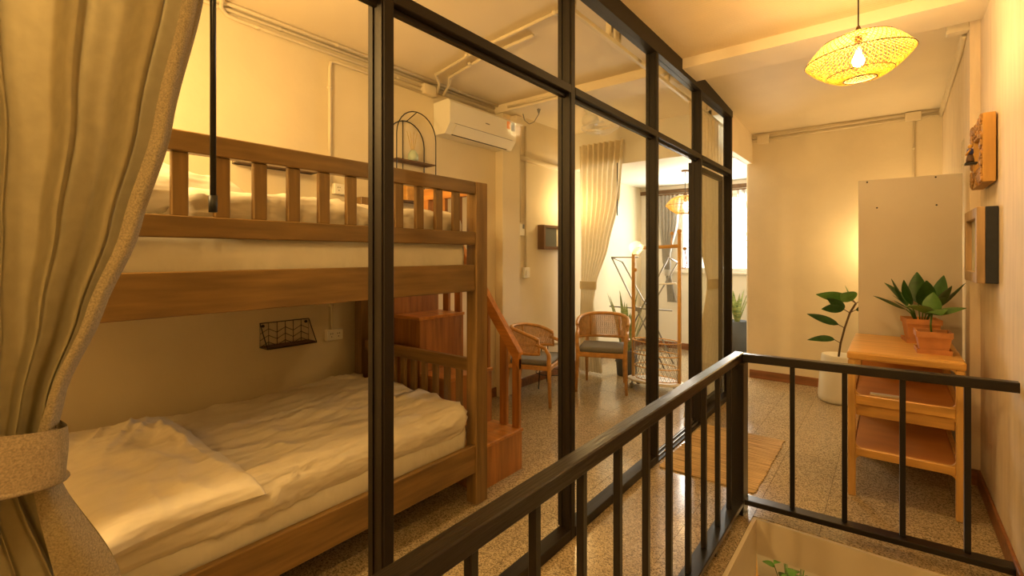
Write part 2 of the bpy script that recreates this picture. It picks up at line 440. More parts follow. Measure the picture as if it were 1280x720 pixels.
# ================================================================== GLASS PARTITION
PX0, PX1 = -1.392, -1.317
MY = [-.20, .986, 2.173, 3.347, 4.368, 5.407]
TZ0, TZ1, HZ = 2.352, 2.395, 2.958
part = thing('glass_partition', 'dark bronze framed glass partition wall between walkway and bunk room', 'partition', (PX1, 2.6, 0))
for y in MY:
    mb = MB().box((PX0, y, 0), (PX1, y+.042, HZ), .003)
    o = mb.build('mullion', 'frame', part)
    MB().box((PX0-.004, y-.006, .06), (PX0+.02, y, HZ)).box((PX0+.045, y-.006, .06), (PX1-.006, y, HZ)).build('glazing_bead', 'frame', o)
hd = MB().prism([(YN, HZ), (5.449, HZ), (5.449, 3.025), (BY1, 3.098), (BY1, 2.998), (BY0, 2.998), (BY0, 3.078), (YN, 3.078)], 'x', PX0-.002, PX1+.004)
hd.build('header', 'frame', part)
for i in range(5):
    y0, y1 = MY[i]+.042, MY[i+1]
    t = MB().box((PX0, y0, TZ0), (PX1+.002, y1, TZ1), .003).build('transom', 'frame', part)
    MB().box((PX0+.02, y0, TZ0-.016), (PX0+.045, y1, TZ0)).build('glazing_bead', 'frame', t)
    if i != 3:
        MB().box((PX0, y0, 0), (PX1, y1, .055), .003).build('bottom_rail', 'frame', part)
        box('pane', (-1.358, y0, .055), (-1.352, y1, TZ0), 'glassp', part)
    else:
        o = MB().box((PX0-.01, y0, 0), (PX1, y1, .012)).build('floor_track', 'frame', part)
        for xx in (PX0+.012, PX0+.045): box('track_rib', (xx, y0, .012), (xx+.006, y1, .024), 'steel', o)
    box('pane', (-1.358, y0, TZ1), (-1.352, y1, HZ), 'glassp', part)
struct('door_1', MB().box((-1.435, 4.40, .03), (-1.40, 4.45, 2.335)).box((-1.435, 5.36, .03), (-1.40, 5.41, 2.335))
       .box((-1.435, 4.45, .03), (-1.40, 5.36, .10)).box((-1.435, 4.45, 2.285), (-1.40, 5.36, 2.335)), M['frame'])
door = bpy.data.objects['door_1']
box('pane', (-1.42, 4.45, .10), (-1.415, 5.36, 2.285), 'glassp', door)
box('lock', (-1.40, 4.405, 1.02), (-1.385, 4.43, 1.16), 'steel', door, .004)

# curtain track under the ceiling inside the partition
tr = thing('curtain_track', 'pale curtain track running under the ceiling inside the partition', 'curtain track', (-1.47, 2.5, 2.93))
box('rail', (-1.485, -.9, 2.925), (-1.455, 5.82, 2.955), 'plast', tr, .004)
for y in (2.42, 2.9, 3.02, 3.7, 3.95, 5.0): box('bracket', (-1.49, y, 2.955), (-1.45, y+.03, 3.0 if 3.85 < y < 4.24 else 3.08), 'plast', tr)

# ================================================================== STAIR RAILING
rail = thing('stair_railing', 'black steel railing around the stairwell opening', 'railing', (-.705, 3.06, 0))
RX0, RX1 = -.735, -.683
MB().box((RX0, .30, .875), (RX1, 3.09, .925), .004).build('handrail', 'rail', rail)
m = Matrix.Translation((-.705, 3.06, 0)) @ Matrix.Rotation(math.radians(4.2), 4, 'Z')
MB().box((.022, -.025, .875), (1.175, .027, .922), .004, m=m).build('handrail', 'black', rail)
MB().box((.03, -.048, .055), (1.165, .028, .085), .003, m=m).build('bottom_rail', 'black', rail)
MB().box((RX0-.005, .30, .055), (RX1+.02, 3.0, .085), .003).build('bottom_rail', 'black', rail)
MB().box((-.745, 2.985, 0), (-.662, 3.10, .877), .004).build('newel_post', 'black', rail)
bal = None
for y in (.52, .757, .992, 1.229, 1.466, 1.70, 1.935, 2.17, 2.40, 2.635, 2.86):
    if bal is None: bal = MB().box((-.012, -.012, .085), (.012, .012, .875), .002).build('baluster', 'black', rail, local=True)
    else:
        bal = bal.copy(); C.objects.link(bal)
    bal.location = (-.004, y-3.06, 0)
for d in (.275, .515, .755, .995):
    bal = bal.copy(); C.objects.link(bal); p = m @ Vector((d, 0, 0))-ORG[rail]; bal.location = p; bal.rotation_euler = (0, 0, math.radians(4.2))
for p in ((-.70, 2.5), (-.70, 1.2)): box('foot', (p[0]-.02, p[1], 0), (p[0]+.02, p[1]+.03, .055), 'black', rail)

# ================================================================== BUNK BED
BX, BB = -1.945, -3.20
bed = thing('bunk_bed', 'wooden bunk bed with slatted guard rail behind the glass partition', 'bunk bed', (-2.57, 1.18, 0))
PY = [(.10, .20), (2.125, 2.225)]
for (a, b) in PY:
    for x0, x1 in ((BX-.085, BX), (BB, BB+.085)):
        MB().box((x0, a, 0), (x1, b, 1.94), .004).build('post', 'wz', bed)
def yrail(name, x0, x1, z0, z1, m='wy'):
    return MB().box((x0, .20, z0), (x1, 2.125, z1), .004).build(name, m, bed)
yrail('side_rail', BX-.045, BX-.01, 1.285, 1.443); yrail('side_rail', BB+.01, BB+.045, 1.285, 1.443)
yrail('guard_bottom_rail', BX-.055, BX-.008, 1.562, 1.64); yrail('guard_top_rail', BX-.055, BX-.005, 1.865, 1.94)
yrail('side_rail', BX-.045, BX-.008, .195, .36); yrail('side_rail', BB+.01, BB+.045, .195, .36)
yrail('guard_top_rail', BB+.012, BB+.05, 1.70, 1.775)
sl = None
for k in range(13):
    y = .330+.1375*k
    if sl is None: sl = MB().box((BX-.045, -.026, 1.64), (BX-.02, .026, 1.865), .003).build('guard_slat', 'wz', bed, origin=None, local=True)
    else: sl = sl.copy(); C.objects.link(sl)
    sl.location = Vector((0, y, 0))-Vector((2*0-2.57+0, 1.18, 0)) if False else Vector((2.57, y-1.18, 0))
for z in (.27, 1.33): MB().box((BB+.05, .2, z), (BX-.05, 2.125, z+.03)).build('bed_base', 'wy', bed)
# head and foot ends
for (a, b) in PY:
    x0, x1 = BB+.085, BX-.085
    ya, yb = a+.03, b-.03
    for n_, z0, z1 in (('end_rail', .785, .862), ('end_rail', .36, .43), ('end_rail', 1.285, 1.443)):
        MB().box((x0, ya, z0), (x1, yb, z1), .004).build(n_, 'wx', bed)
    for k in range(9):
        x = x0+(x1-x0)*(k+1)/10; MB().box((x-.022, ya+.008, .43), (x+.022, yb-.008, .785), .002).build('end_slat', 'wz', bed)
a, b = PY[0]
MB().box((BB+.085, a+.03, 1.865), (BX-.085, b-.03, 1.94), .004).build('end_rail', 'wx', bed)
for k in range(9):
    x = BB+.085+(BX-BB-.17)*(k+1)/10; MB().box((x-.025, a+.035, 1.443), (x+.025, b-.035, 1.865), .002).build('end_slat', 'wz', bed)
a, b = PY[1]   # half guard beside the stair entry at the foot
MB().box((-2.46, a+.03, 1.865), (BX-.085, b-.03, 1.94), .004).build('end_rail', 'sx', bed)
MB().box((-2.46, a+.02, 1.443), (-2.40, b-.02, 1.865), .004).build('end_stile', 'sz', bed)
for x in (-2.28, -2.15): MB().box((x-.025, a+.035, 1.443), (x+.025, b-.035, 1.865), .002).build('end_slat', 'sz', bed)

# bedding
def wr(seed, amp, sc=(5, 2.2, 4)):
    def f(p, n):
        q = Vector((p.x*sc[0], p.y*sc[1], p.z*sc[2]))
        a = noise.noise(q+Vector((seed, 0, 0)))*.6+noise.noise(q*2.1+Vector((0, seed, 3)))*.35
        rdg = 1-abs(noise.noise(q*1.4+Vector((seed*2, 9, 1))))*2
        return amp*(a+.55*max(0, rdg)**3)
    return f
o = MB().softbox((BB+.06, .22, .301), (BX-.05, 2.11, .50), .045, .05, wr(3, .004)).build('mattress', 'sheet', origin=(-2.57, 1.16, .301))
prop(o, 'white sheeted mattress on the lower bunk', 'mattress', 'bunk mattresses')
o = MB().softbox((BB+.06, .22, 1.361), (BX-.06, 2.105, 1.60), .045, .05, wr(5, .004)).build('mattress', 'sheet', origin=(-2.57, 1.16, 1.361))
prop(o, 'white sheeted mattress on the upper bunk behind the guard rail', 'mattress', 'bunk mattresses')
def crease(x, y, seed, sx_=9.0, sy_=2.2):
    c_ = 0
    for k, an in enumerate((.0, .35, -.45)):
        u = x*math.cos(an)-y*math.sin(an); v = x*math.sin(an)+y*math.cos(an)
        w_ = .25*nz((u*2, v*2, seed), 1, k)
        r_ = 1-2.2*abs(noise.noise(Vector((u*sx_*(1+.3*k)+w_*3, v*sy_*(1+.3*k), seed+k*7.3))))
        m_ = max(0, noise.noise(Vector((u*2.1, v*1.7, seed+31+k)))+.25)
        c_ += max(0, r_)**3*m_
    return c_
def duvet_disp(seed, amp):
    w_ = wr(seed, amp, (3.2, 1.6, 3))
    def f(p, n):
        top = w_(p, n)*(.3+max(0, n.z))+.02*max(0, n.z)*nz(p, 1.3, seed)
        return top+amp*1.05*crease(p.x+.6*p.z*(1-abs(n.z)), p.y, seed)
    return f
o = MB().softbox((BB+.055, .30, .43), (BX-.022, 2.105, .62), .085, .016, duvet_disp(11, .022)).build('duvet', 'linen', origin=(-2.57, 1.2, .43))
prop(o, 'crumpled white duvet spread over the lower bunk', 'duvet', 'white duvets')
o = MB().softbox((BB+.06, .62, 1.585), (BX-.075, 2.10, 1.735), .06, .018, duvet_disp(17, .022)).build('duvet', 'linen', origin=(-2.57, 1.3, 1.58))
prop(o, 'rumpled white duvet on the upper bunk', 'duvet', 'white duvets')
def pillow(name, label, cx, cy, cz, hx, hy, T, rot, seed):
    mb = MB()
    for sg in (1, -1):
        def fn(u, v, sg=sg):
            a, b = 2*u-1, 2*v-1
            e = (max(0, 1-abs(a)**4)*max(0, 1-abs(b)**4))**.33
            pin = 1-.07*(1-abs(a)**2)*abs(b)**6-.0
            pin2 = 1-.07*(1-abs(b)**2)*abs(a)**6
            x, y = a*hx*pin2, b*hy*pin
            z = sg*T*e*(1 if sg > 0 else .55)
            q = Vector((x*6, y*6, seed))
            z += e*sg*(.016*noise.noise(q)+.008*noise.noise(q*2.2)+.024*crease(y*1.2, x*1.2, seed+3, 6.0, 1.8)+.016*crease(x, y, seed+9, 7, 2))
            return Vector((x, y, z))
        mb.grid(fn, 80, 64)
    R = Matrix.Rotation(rot[2], 4, 'Z') @ Matrix.Rotation(rot[1], 4, 'Y') @ Matrix.Rotation(rot[0], 4, 'X')
    mb.v = [R @ v+Vector((cx, cy, cz)) for v in mb.v]
    o = mb.build(name, 'linen', origin=(cx, cy, cz))
    return prop(o, label, 'pillow', 'white pillows')
pillow('pillow', 'large white pillow at the head of the lower bunk', -2.37, .58, .618, .475, .27, .075, (0, .11, math.radians(4)), 1)
pillow('pillow', 'white pillow at the head of the upper bunk', -2.40, .58, 1.745, .36, .27, .085, (0, .03, math.radians(3)), 4)

# ------------------------------------------------------------------ storage stairs at the foot
st = thing('storage_staircase', 'orange brown wooden storage stairs at the foot of the bunk bed', 'stairs', (-2.5, 2.52, 0))
SY0, SY1 = 2.245, 2.705
steps = [(-2.03, .285), (-2.31, .67), (-2.60, 1.06), (-2.88, 1.40)]
for i, (x, z) in enumerate(steps):
    xb = steps[i+1][0] if i < 3 else -3.26
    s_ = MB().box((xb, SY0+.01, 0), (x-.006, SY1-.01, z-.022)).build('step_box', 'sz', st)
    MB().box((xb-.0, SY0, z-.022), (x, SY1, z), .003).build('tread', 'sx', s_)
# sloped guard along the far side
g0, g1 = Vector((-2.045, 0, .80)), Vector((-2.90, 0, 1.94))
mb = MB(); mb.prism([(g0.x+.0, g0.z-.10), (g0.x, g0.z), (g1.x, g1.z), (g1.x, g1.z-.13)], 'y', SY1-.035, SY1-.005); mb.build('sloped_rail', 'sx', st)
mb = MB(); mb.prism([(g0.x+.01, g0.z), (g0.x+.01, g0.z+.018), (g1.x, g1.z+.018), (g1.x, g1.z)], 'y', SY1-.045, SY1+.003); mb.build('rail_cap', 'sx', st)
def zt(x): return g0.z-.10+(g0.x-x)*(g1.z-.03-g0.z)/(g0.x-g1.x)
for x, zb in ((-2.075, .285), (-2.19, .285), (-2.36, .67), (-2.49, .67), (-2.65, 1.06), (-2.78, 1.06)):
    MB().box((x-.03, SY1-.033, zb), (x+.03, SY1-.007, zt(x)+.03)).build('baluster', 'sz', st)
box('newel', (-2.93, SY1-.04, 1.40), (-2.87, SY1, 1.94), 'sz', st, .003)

# ================================================================== NEAR CURTAIN
cu = thing('tied_curtain', 'olive beige curtain tied back with a band, nearest to the camera', 'curtain', (-1.5, .0, 0))
edge = [(3.0, .62), (2.6, .56), (2.18, .492), (1.82, .42), (1.556, .352), (1.368, .285), (1.20, .222), (1.10, .205), (1.02, .208), (.75, .315), (.4, .42), (.03, .50)]
def lerp_tab(tab, z):
    for (z0, a), (z1, b) in zip(tab, tab[1:]):
        if z1 <= z <= z0:
            t = (z0-z)/(z0-z1); t = t if False else t*t*(3-2*t)*.35+t*.65
            return a+(b-a)*t
    return tab[0][1] if z > tab[0][0] else tab[-1][1]
left = [(3.0, -.75), (2.2, -.55), (1.6, -.30), (1.2, -.09), (1.02, -.08), (.75, -.14), (.03, -.30)]
amp = [(3.0, .055), (2.0, .052), (1.4, .045), (1.15, .036), (1.02, .03), (.75, .028), (.03, .035)]
NP = 8
def curtain_pt(u, z):
    y0, y1 = lerp_tab(left, z), lerp_tab(edge, z)
    a = lerp_tab(amp, z)
    ph = u*NP*2*PI+.8*math.sin(u*9+z*.9)+.35*math.sin(z*2.2+u*4)
    s = math.sin(ph)+.25*math.sin(2.3*ph+1.3); fold = math.tanh(2.4*s)
    gather = (1-min(1, abs(z-1.1)/.8))
    arch = -.05*gather*(2*u-1)**2+.05*gather
    y = y0+(y1-y0)*(u+.016*math.cos(ph))
    return Vector((-1.47+a*fold*(.8+.25*math.sin(u*17))+arch+.01*nz((u*8, z*2, 0)), y, z))
zs = lambda v: .03+(3.0-.03)*v
UB = 1.0
MB().grid(lambda u, v: curtain_pt(u*UB, zs(v)), 330, 100).build('cloth', 'curt', cu)
bwid = [(3.0, .060), (2.2, .055), (1.5, .040), (1.2, .035), (1.02, .045), (.75, .11), (.03, .2)]
def border_pt(u, z):
    y1 = lerp_tab(edge, z)+.004; w_ = lerp_tab(bwid, z)
    return Vector((-1.405+.02*math.sin(u*PI)-.03*u+.006*math.sin(z*7+u*3), y1-w_*(1-u), z))
MB().grid(lambda u, v: border_pt(u, zs(v)), 10, 90).grid(lambda u, v: border_pt(u, zs(v))-Vector((.006+.0, 0, 0)), 10, 90).build('woven_border', 'curtb', cu)
def tie(cx, cy, rx, ry, z0, z1, bulge, n=48, slope=.17):
    mb = MB()
    def fn(u, v):
        t = 2*PI*u; zz = z0+(z1-z0)*v; k = 1+bulge*math.sin(v*PI)*.4+.01*math.sin(t*7+v*5)
        return Vector((cx+rx*k*math.copysign(abs(math.cos(t))**.75, math.cos(t)), cy+ry*k*math.copysign(abs(math.sin(t))**.75, math.sin(t)), zz-slope*ry*math.sin(t)))
    mb.grid(fn, n, 12, True)
    mb.grid(lambda u, v: fn(u, v)*1+Vector(((cx-fn(u, v).x)*.1, (cy-fn(u, v).y)*.1, 0)), n, 12, True)
    return mb
tb = tie(-1.42, .065, .095, .155, 1.048, 1.16, .05).build('tie_band', 'curtb', cu)
MB().tube([(-1.42+.10*math.cos(t), .065+.158*math.sin(t), 1.048-.027*math.sin(t)) for t in [i*2*PI/40 for i in range(40)]], .005, 6, True).build('hem', 'curtb', tb, smooth=True)
wd = thing('curtain_wand', 'thin black rod hanging in front of the bunk bed', 'rod', (-1.425, .514, 1.62))
tube('rod', [(-1.425, .514, 1.65), (-1.425, .514, 2.94)], .0075, 'black', wd)
tube('end_cap', [(-1.425, .514, 1.615), (-1.425, .514, 1.66)], .011, 'dark', wd, 10)

# ================================================================== RIGHT SIDE CURTAIN, LOUNGE CURTAINS
def simple_curtain(name, label, m, org, dirv, nrm, z0, z1, lo, hi, zt_, am, npl, group=None, tie_mat=None):
    """lo/hi: tables of (z, s) for the two edges along dirv"""
    t = thing(name, label, 'curtain', org, group)
    o_, d, n_ = Vector((org[0], org[1], 0)), Vector(dirv), Vector(nrm)
    def fn(u, v):
        z = z0+(z1-z0)*v; a, b = lerp_tab(lo, z), lerp_tab(hi, z)
        ph = u*npl*2*PI+.7*math.sin(u*7+z)
        g = .45+.55*min(1, abs(z-zt_)/.6)
        return o_+d*(a+(b-a)*u)+n_*(am*g*math.sin(ph))+Vector((0, 0, z))
    MB().grid(fn, npl*14, 50).build('cloth', m, t)
    a, b = lerp_tab(lo, zt_), lerp_tab(hi, zt_); c_ = o_+d*((a+b)/2); r = abs(b-a)/2+.012
    mb = MB()
    mb.grid(lambda u, v: c_+d*(r*math.cos(2*PI*u))+n_*((am*.5+.02)*math.sin(2*PI*u))+Vector((0, 0, zt_-.05+.1*v)), 28, 4, True)
    mb.build('tie_band', tie_mat or m, t)
    return t
simple_curtain('tied_curtain', 'cream curtain tied back inside the glass beside the sliding door', 'curtl', (-1.475, 4.5, 0), (0, 1, 0), (1, 0, 0), .03, 2.92,
               [(2.92, .02), (2.2, .12), (1.6, .38), (1.2, .62), (.9, .48), (.5, .12), (.03, -.12)],
               [(2.92, 1.28), (1.6, 1.25), (1.2, 1.12), (.9, 1.14), (.03, 1.2)], 1.2, .024, 10, tie_mat='curtl')
simple_curtain('tied_curtain', 'cream curtain tied back at the left lounge wall behind the rattan chairs', 'curtl', (XL+.06, 5.38, 0), (1, 0, 0), (0, 1, 0), .03, 2.9,
               [(2.9, .10), (1.2, .12), (.03, .10)],
               [(2.9, .72), (2.2, .66), (1.6, .50), (1.15, .34), (.9, .30), (.03, .42)], 1.12, .035, 8, tie_mat='curtl')
simple_curtain('window_curtain', 'grey curtain tied back left of the bright lounge window', 'curtg', (-3.0, YW-.10, 0), (1, 0, 0), (0, 1, 0), .75, 2.46,
               [(2.46, .0), (1.4, .10), (1.2, .16), (.75, .18)], [(2.46, .40), (2.0, .36), (1.5, .24), (1.2, .24), (.75, .34)], 1.22, .03, 6, 'grey window curtains')
simple_curtain('window_curtain', 'grey curtain gathered at the right edge of the lounge window', 'curtg', (-1.76, YW-.10, 0), (1, 0, 0), (0, 1, 0), .75, 2.46,
               [(2.46, -.02), (2.0, .07), (1.5, .16), (1.2, .2), (.75, .15)], [(2.46, .42), (1.2, .38), (.75, .40)], 1.22, .03, 6, 'grey window curtains')
t = thing('curtain_rod', 'dark curtain rod above the lounge window', 'curtain rod', (-2.2, YW-.10, 2.47))
tube('rod', [(-3.1, YW-.10, 2.468), (-1.25, YW-.10, 2.468)], .012, 'strawd', t)
for x in (-3.08, -1.27): box('bracket', (x-.01, YW-.10, 2.46), (x+.01, YW, 2.476), 'strawd', t)
tube_ = tube('curtain_wand', [(-2.60, 5.36, 1.98), (-2.60, 5.36, 2.62)], .007, 'black', origin=(-2.60, 5.36, 1.98))
prop(tube_, 'thin dark rod hanging beside the cream lounge curtain', 'rod')

# ================================================================== AIR CONDITIONER
ac = thing('air_conditioner', 'white wall mounted split air conditioner above the stairs', 'air conditioner', (XL, 3.55, 2.58))
mb = MB(); mb.prism([(XL+.002, 2.60), (XL+.002, 2.895), (XL+.19, 2.905), (XL+.215, 2.88), (XL+.215, 2.69), (XL+.15, 2.60)], 'y', 3.02, 3.98); mb.build('body', 'acw', ac)
mb = MB(); mb.prism([(XL+.217, 2.685), (XL+.222, 2.685), (XL+.157, 2.603), (XL+.152, 2.603)], 'y', 3.10, 3.90); mb.build('louvre', 'acw', ac)
box('air_slot', (XL+.148, 3.10, 2.598), (XL+.158, 3.90, 2.606), 'dark', ac)
box('panel_seam', (XL+.2145, 3.08, 2.688), (XL+.2165, 3.92, 2.692), 'cush', ac)
box('badge', (XL+.2145, 3.50, 2.775), (XL+.2165, 3.56, 2.785), 'cush', ac)
box('sticker', (XL+.2145, 3.83, 2.80), (XL+.2165, 3.885, 2.875), 'orange', ac)
box('sticker', (XL+.2145, 3.90, 2.79), (XL+.2165, 3.955, 2.875), 'cush', ac)

# ================================================================== CONDUITS AND BOXES
def pipe(label, pts, r=.0125, group='painted conduits', clips=()):
    t = thing('conduit_pipe', label, 'pipe', pts[0], group)
    tube('pipe', pts, r, 'plast', t, 8)
    for cpt in clips: MB().softbox(Vector(cpt)-Vector((r*1.4, r*1.4, r)), Vector(cpt)+Vector((r, r*1.4, r)), .004, .012).build('clip', 'plast', t)
    return t
xw = XL+.016
pipe('cream conduit along the ceiling edge above the bunk, topmost of three', [(XL+.06, -1.0, 3.066), (XL+.06, 3.86, 3.066)], clips=[(XL+.06, 2.0, 3.066), (XL+.06, 3.3, 3.066)])
pipe('cream conduit in the wall corner above the bunk, middle of three', [(xw, -1.0, 3.05), (xw, 3.86, 3.05)], clips=[(xw, 1.6, 3.05)])
pipe('cream conduit bending down off the ceiling above the bunk, lowest of three', [(XL+.35, 1.20, 3.066), (XL+.12, 1.20, 3.06), (XL+.04, 1.22, 3.04), (xw, 1.26, 3.015), (xw, 1.34, 3.005), (xw, 3.86, 3.005)], clips=[(xw, 1.45, 3.005), (xw, 2.6, 3.005)])
pipe('cream conduit dropping down the wall above the upper bunk', [(xw, 2.9, 2.955), (xw, 2.03, 2.955), (xw, 1.98, 2.945), (xw, 1.97, 2.90), (xw, 1.97, 2.02)], clips=[(xw, 1.97, 2.75)])
pipe('cream conduit dropping to the socket over the lower bunk', [(xw, 1.985, 1.27), (xw, 1.985, .94)], .009, clips=[(xw, 1.985, 1.12)])
pipe('cream ceiling conduit running across from the junction box, nearer one', [(XL+.05, 3.02, 2.98), (XL+.12, 2.98, 3.04), (XL+.2, 2.86, 3.066), (-2.4, 2.70, 3.067), (-1.62, 2.60, 3.067)], clips=[(-2.6, 2.735, 3.067), (-1.70, 2.61, 3.067)])
pipe('cream ceiling conduit running across from the junction box, farther one', [(XL+.05, 3.10, 2.98), (XL+.14, 3.08, 3.05), (XL+.25, 2.98, 3.066), (-2.5, 2.84, 3.067), (-2.0, 2.78, 3.067)], clips=[(-2.7, 2.87, 3.067)])
def jbox(label, a, b, lid='x'):
    t = thing('junction_box', label, 'junction box', [(p+q)/2 for p, q in zip(a, b)], 'cream junction boxes')
    box('body', a, b, 'plast', t, .005)
    return t
jbox('cream junction box on the wall left of the air conditioner', (XL, 2.86, 2.94), (XL+.06, 3.00, 3.03))
jbox('cream junction box at the beam right of the air conditioner', (XL+.10, 4.02, 2.90), (XL+.19, 4.16, 2.985))
pipe('cream conduit along the beam right of the air conditioner', [(XL+.2, BY0-.015, 3.03), (-2.45, BY0-.015, 3.03)])
pipe('cream wall conduit at shoulder height of the beam in the lounge', [(xw, 4.22, 2.60), (xw, 5.34, 2.60)], .03)
pipe('cream vertical conduit down to the switches, left of a pair', [(xw, 4.31, 2.98), (xw, 4.31, 1.87)])
pipe('cream vertical conduit down to the switches, right of a pair', [(xw, 4.42, 2.98), (xw, 4.42, 1.36)])
t = thing('lamp_wire', 'loose dark wires hanging from the beam beside the air conditioner', 'wire', (-2.83, 4.0, 2.99))
tube('wire', [(-2.80, 3.99, 2.99), (-2.80, 3.99, 2.93), (-2.86, 3.99, 2.86), (-2.92, 3.99, 2.85), (-2.98, 3.99, 2.90), (-3.0, 3.99, 2.97)], .004, 'cush', t, 6)
MB().lathe([(.004, -.05), (.02, 0)], (-2.80, 3.99, 2.98), 10).build('connector', 'cush', t)
# switches
t = thing('remote_holder', 'small white remote control holder above the light switch in the lounge', 'remote', (XL, 4.33, 1.75))
box('body', (XL, 4.29, 1.72), (XL+.03, 4.38, 1.85), 'acw', t, .004); box('keypad', (XL+.03, 4.345, 1.80), (XL+.033, 4.37, 1.85), 'cush', t)
t = thing('light_switch', 'white light switch on the lounge wall', 'switch', (XL, 4.42, 1.3))
box('plate', (XL, 4.37, 1.24), (XL+.035, 4.48, 1.36), 'acw', t, .004); box('rocker', (XL+.035, 4.40, 1.27), (XL+.042, 4.44, 1.33), 'white', t, .002)
def socket(label, y, z):
    t = thing('wall_socket', label, 'socket', (XL, y, z), 'white wall sockets')
    box('plate', (XL, y-.065, z-.04), (XL+.04, y+.065, z+.04), 'acw', t, .004)
    for dy in (-.028, .028):
        for k, (a, b) in enumerate(((-.008, .01), (.008, .01), (0, -.012))):
            box('hole', (XL+.0395, y+dy+a-.003, z+b-.004), (XL+.0405, y+dy+a+.003, z+b+.004), 'dark', t)
socket('white double socket on the wall over the lower bunk', 2.0, .905)
socket('white socket on the wall behind the upper guard rail', 2.06, 2.0)

# far corridor conduits
yf = YF-.014
ct = thing('conduit_pipe', 'pair of cream conduits along the top of the far walkway wall', 'pipe', (-1.3, yf, 2.88), 'painted conduits')
tube('pipe', [(-1.38, yf, 2.925), (XR-.08, yf, 2.955)], .014, 'plast', ct); tube('pipe', [(-1.38, yf, 2.885), (XR-.08, yf, 2.915)], .012, 'plast', ct)
ct = thing('conduit_pipe', 'pair of cream conduits running along the top of the right wall', 'pipe', (XR-.07, 5.4, 2.92), 'painted conduits')
xr = XR-.05-.014
tube('pipe', [(xr, YF-.03, 2.93), (xr, 4.75, 3.0), (xr, 4.55, 3.02), (xr-.05, 4.45, 3.04)], .015, 'plast', ct); tube('pipe', [(xr, YF-.03, 2.89), (xr, 4.7, 2.955), (xr, 4.5, 3.0)], .013, 'plast', ct)
t = thing('junction_box', 'cream junction box at the left end of the far walkway wall', 'junction box', (-1.2, YF, 2.9), 'cream junction boxes')
box('body', (-1.27, YF-.045, 2.845), (-1.14, YF, 2.945), 'plast', t, .005)
t = thing('junction_box', 'cream junction box above the grey board on the far wall', 'junction box', (.18, YF, 2.93), 'cream junction boxes')
box('body', (.12, YF-.045, 2.88), (.25, YF, 2.97), 'plast', t, .005)
t = thing('junction_box', 'cream trunking box at the top of the right wall', 'junction box', (.35, 4.40, 3.03), 'cream junction boxes')
box('body', (.30, 4.36, 3.0), (.41, 4.46, 3.09), 'plast', t, .005); box('lip', (.295, 4.355, 2.99), (.41, 4.375, 3.01), 'plast', t)
pipe('cream conduit dropping behind the grey board on the far wall', [(.19, yf, 2.88), (.19, yf, 1.6)], .011, clips=[(.19, yf, 2.6)])

# ================================================================== WIRE SHELVES
def wire_shelf(label, y0, y1, z0, z1, dep, flip=False):
    t = thing('wire_wall_shelf', label, 'wall shelf', (XL, (y0+y1)/2, z0), 'wire wall shelves')
    x0, x1 = XL+.006, XL+dep
    fr = MB(); r = .0035
    fr.tube([(x0, y0, z0), (x0, y1, z0), (x0, y1, z1), (x0, y0, z1)], r, 6, True)
    fr.tube([(x0, y0, z0), (x1, y0, z0), (x1, y1, z0), (x0, y1, z0)], r, 6)
    fr.tube([(x1, y0, z0), (x0, y0, z1)], r, 6); fr.tube([(x1, y1, z0), (x0, y1, z1)], r, 6)
    fr.build('frame', 'black', t, smooth=True)
    g = MB(); n = 6
    for k in range(1, n): y = y0+(y1-y0)*k/n; g.tube([(x0, y, z0), (x0, y, z1)], .002, 5)
    for j in range(4):
        zz = z0+(z1-z0)*(j+.0)/3.6
        for k in range(n):
            ya, yb = y0+(y1-y0)*k/n, y0+(y1-y0)*(k+1)/n; up = (k % 2 == 0)
            za, zb = zz+(0 if up else .03), zz+(.03 if up else 0)
            if max(za, zb) < z1: g.tube([(x0, ya, za), (x0, yb, zb)], .002, 5)
    g.build('chevron_grille', 'black', t, smooth=True)
    box('shelf_board', (x0+.004, y0+.006, z0+.002), (x1-.004, y1-.006, z0+.010), 'brown', t)
    for y in (y0+.02, y1-.02): MB().lathe([(.010, 0), (.010, .008)], (0, 0, 0), 10).build('hanger', 'black', t, local=True).matrix_local = Matrix.Translation((.0, y-(y0+y1)/2, z1-z0-.02)) @ Matrix.Rotation(PI/2, 4, 'Y')
wire_shelf('black chevron wire shelf on the wall over the lower bunk', 1.47, 1.81, .885, 1.045, .115)
wire_shelf('black wire shelf on the wall seen behind the upper guard rail', 1.30, 1.83, 2.085, 2.175, .15)
# arched wire shelf
t = thing('arched_wire_shelf', 'arched black wire shelf with two tiers above the upper bunk', 'wall shelf', (XL, 2.72, 2.0))
def arch(x, y0, y1, zb, zt_):
    c_ = (y0+y1)/2; rr = (y1-y0)/2
    return [(x, y0, zb)]+[(x, c_-rr*math.cos(a), zt_-rr+rr*1.0*math.sin(a)) for a in [i*PI/14 for i in range(15)]]+[(x, y1, zb)]
xa = XL+.008
fr = MB().tube(arch(xa+.12, 2.50, 2.93, 1.86, 2.72), .005, 6).tube(arch(xa, 2.50, 2.90, 1.86, 2.66), .005, 6)
fr.tube([(xa, 2.70, 2.66), (xa+.12, 2.715, 2.72)], .004, 6).tube([(xa, 2.66, 1.86), (xa, 2.66, 2.66)], .004, 6)
fr.build('frame', 'black', t, smooth=True)
for z in (2.29, 1.95): box('shelf_board', (xa, 2.505, z), (xa+.12, 2.925, z+.012), 'brown', t)
t = thing('reed_jar', 'pale glass jar with reeds on the arched shelf', 'jar', (XL+.07, 2.72, 2.302))
MB().lathe([(.03, 0), (.045, .02), (.045, .06), (.03, .085), (.022, .10)], (XL+.07, 2.72, 2.303), 20).build('jar', 'wicker', t, smooth=True)
for k in range(4): tube('reed', [(XL+.07, 2.72, 2.36), (XL+.06+.01*k, 2.66+.03*k, 2.56)], .002, 'straw', t, 5)
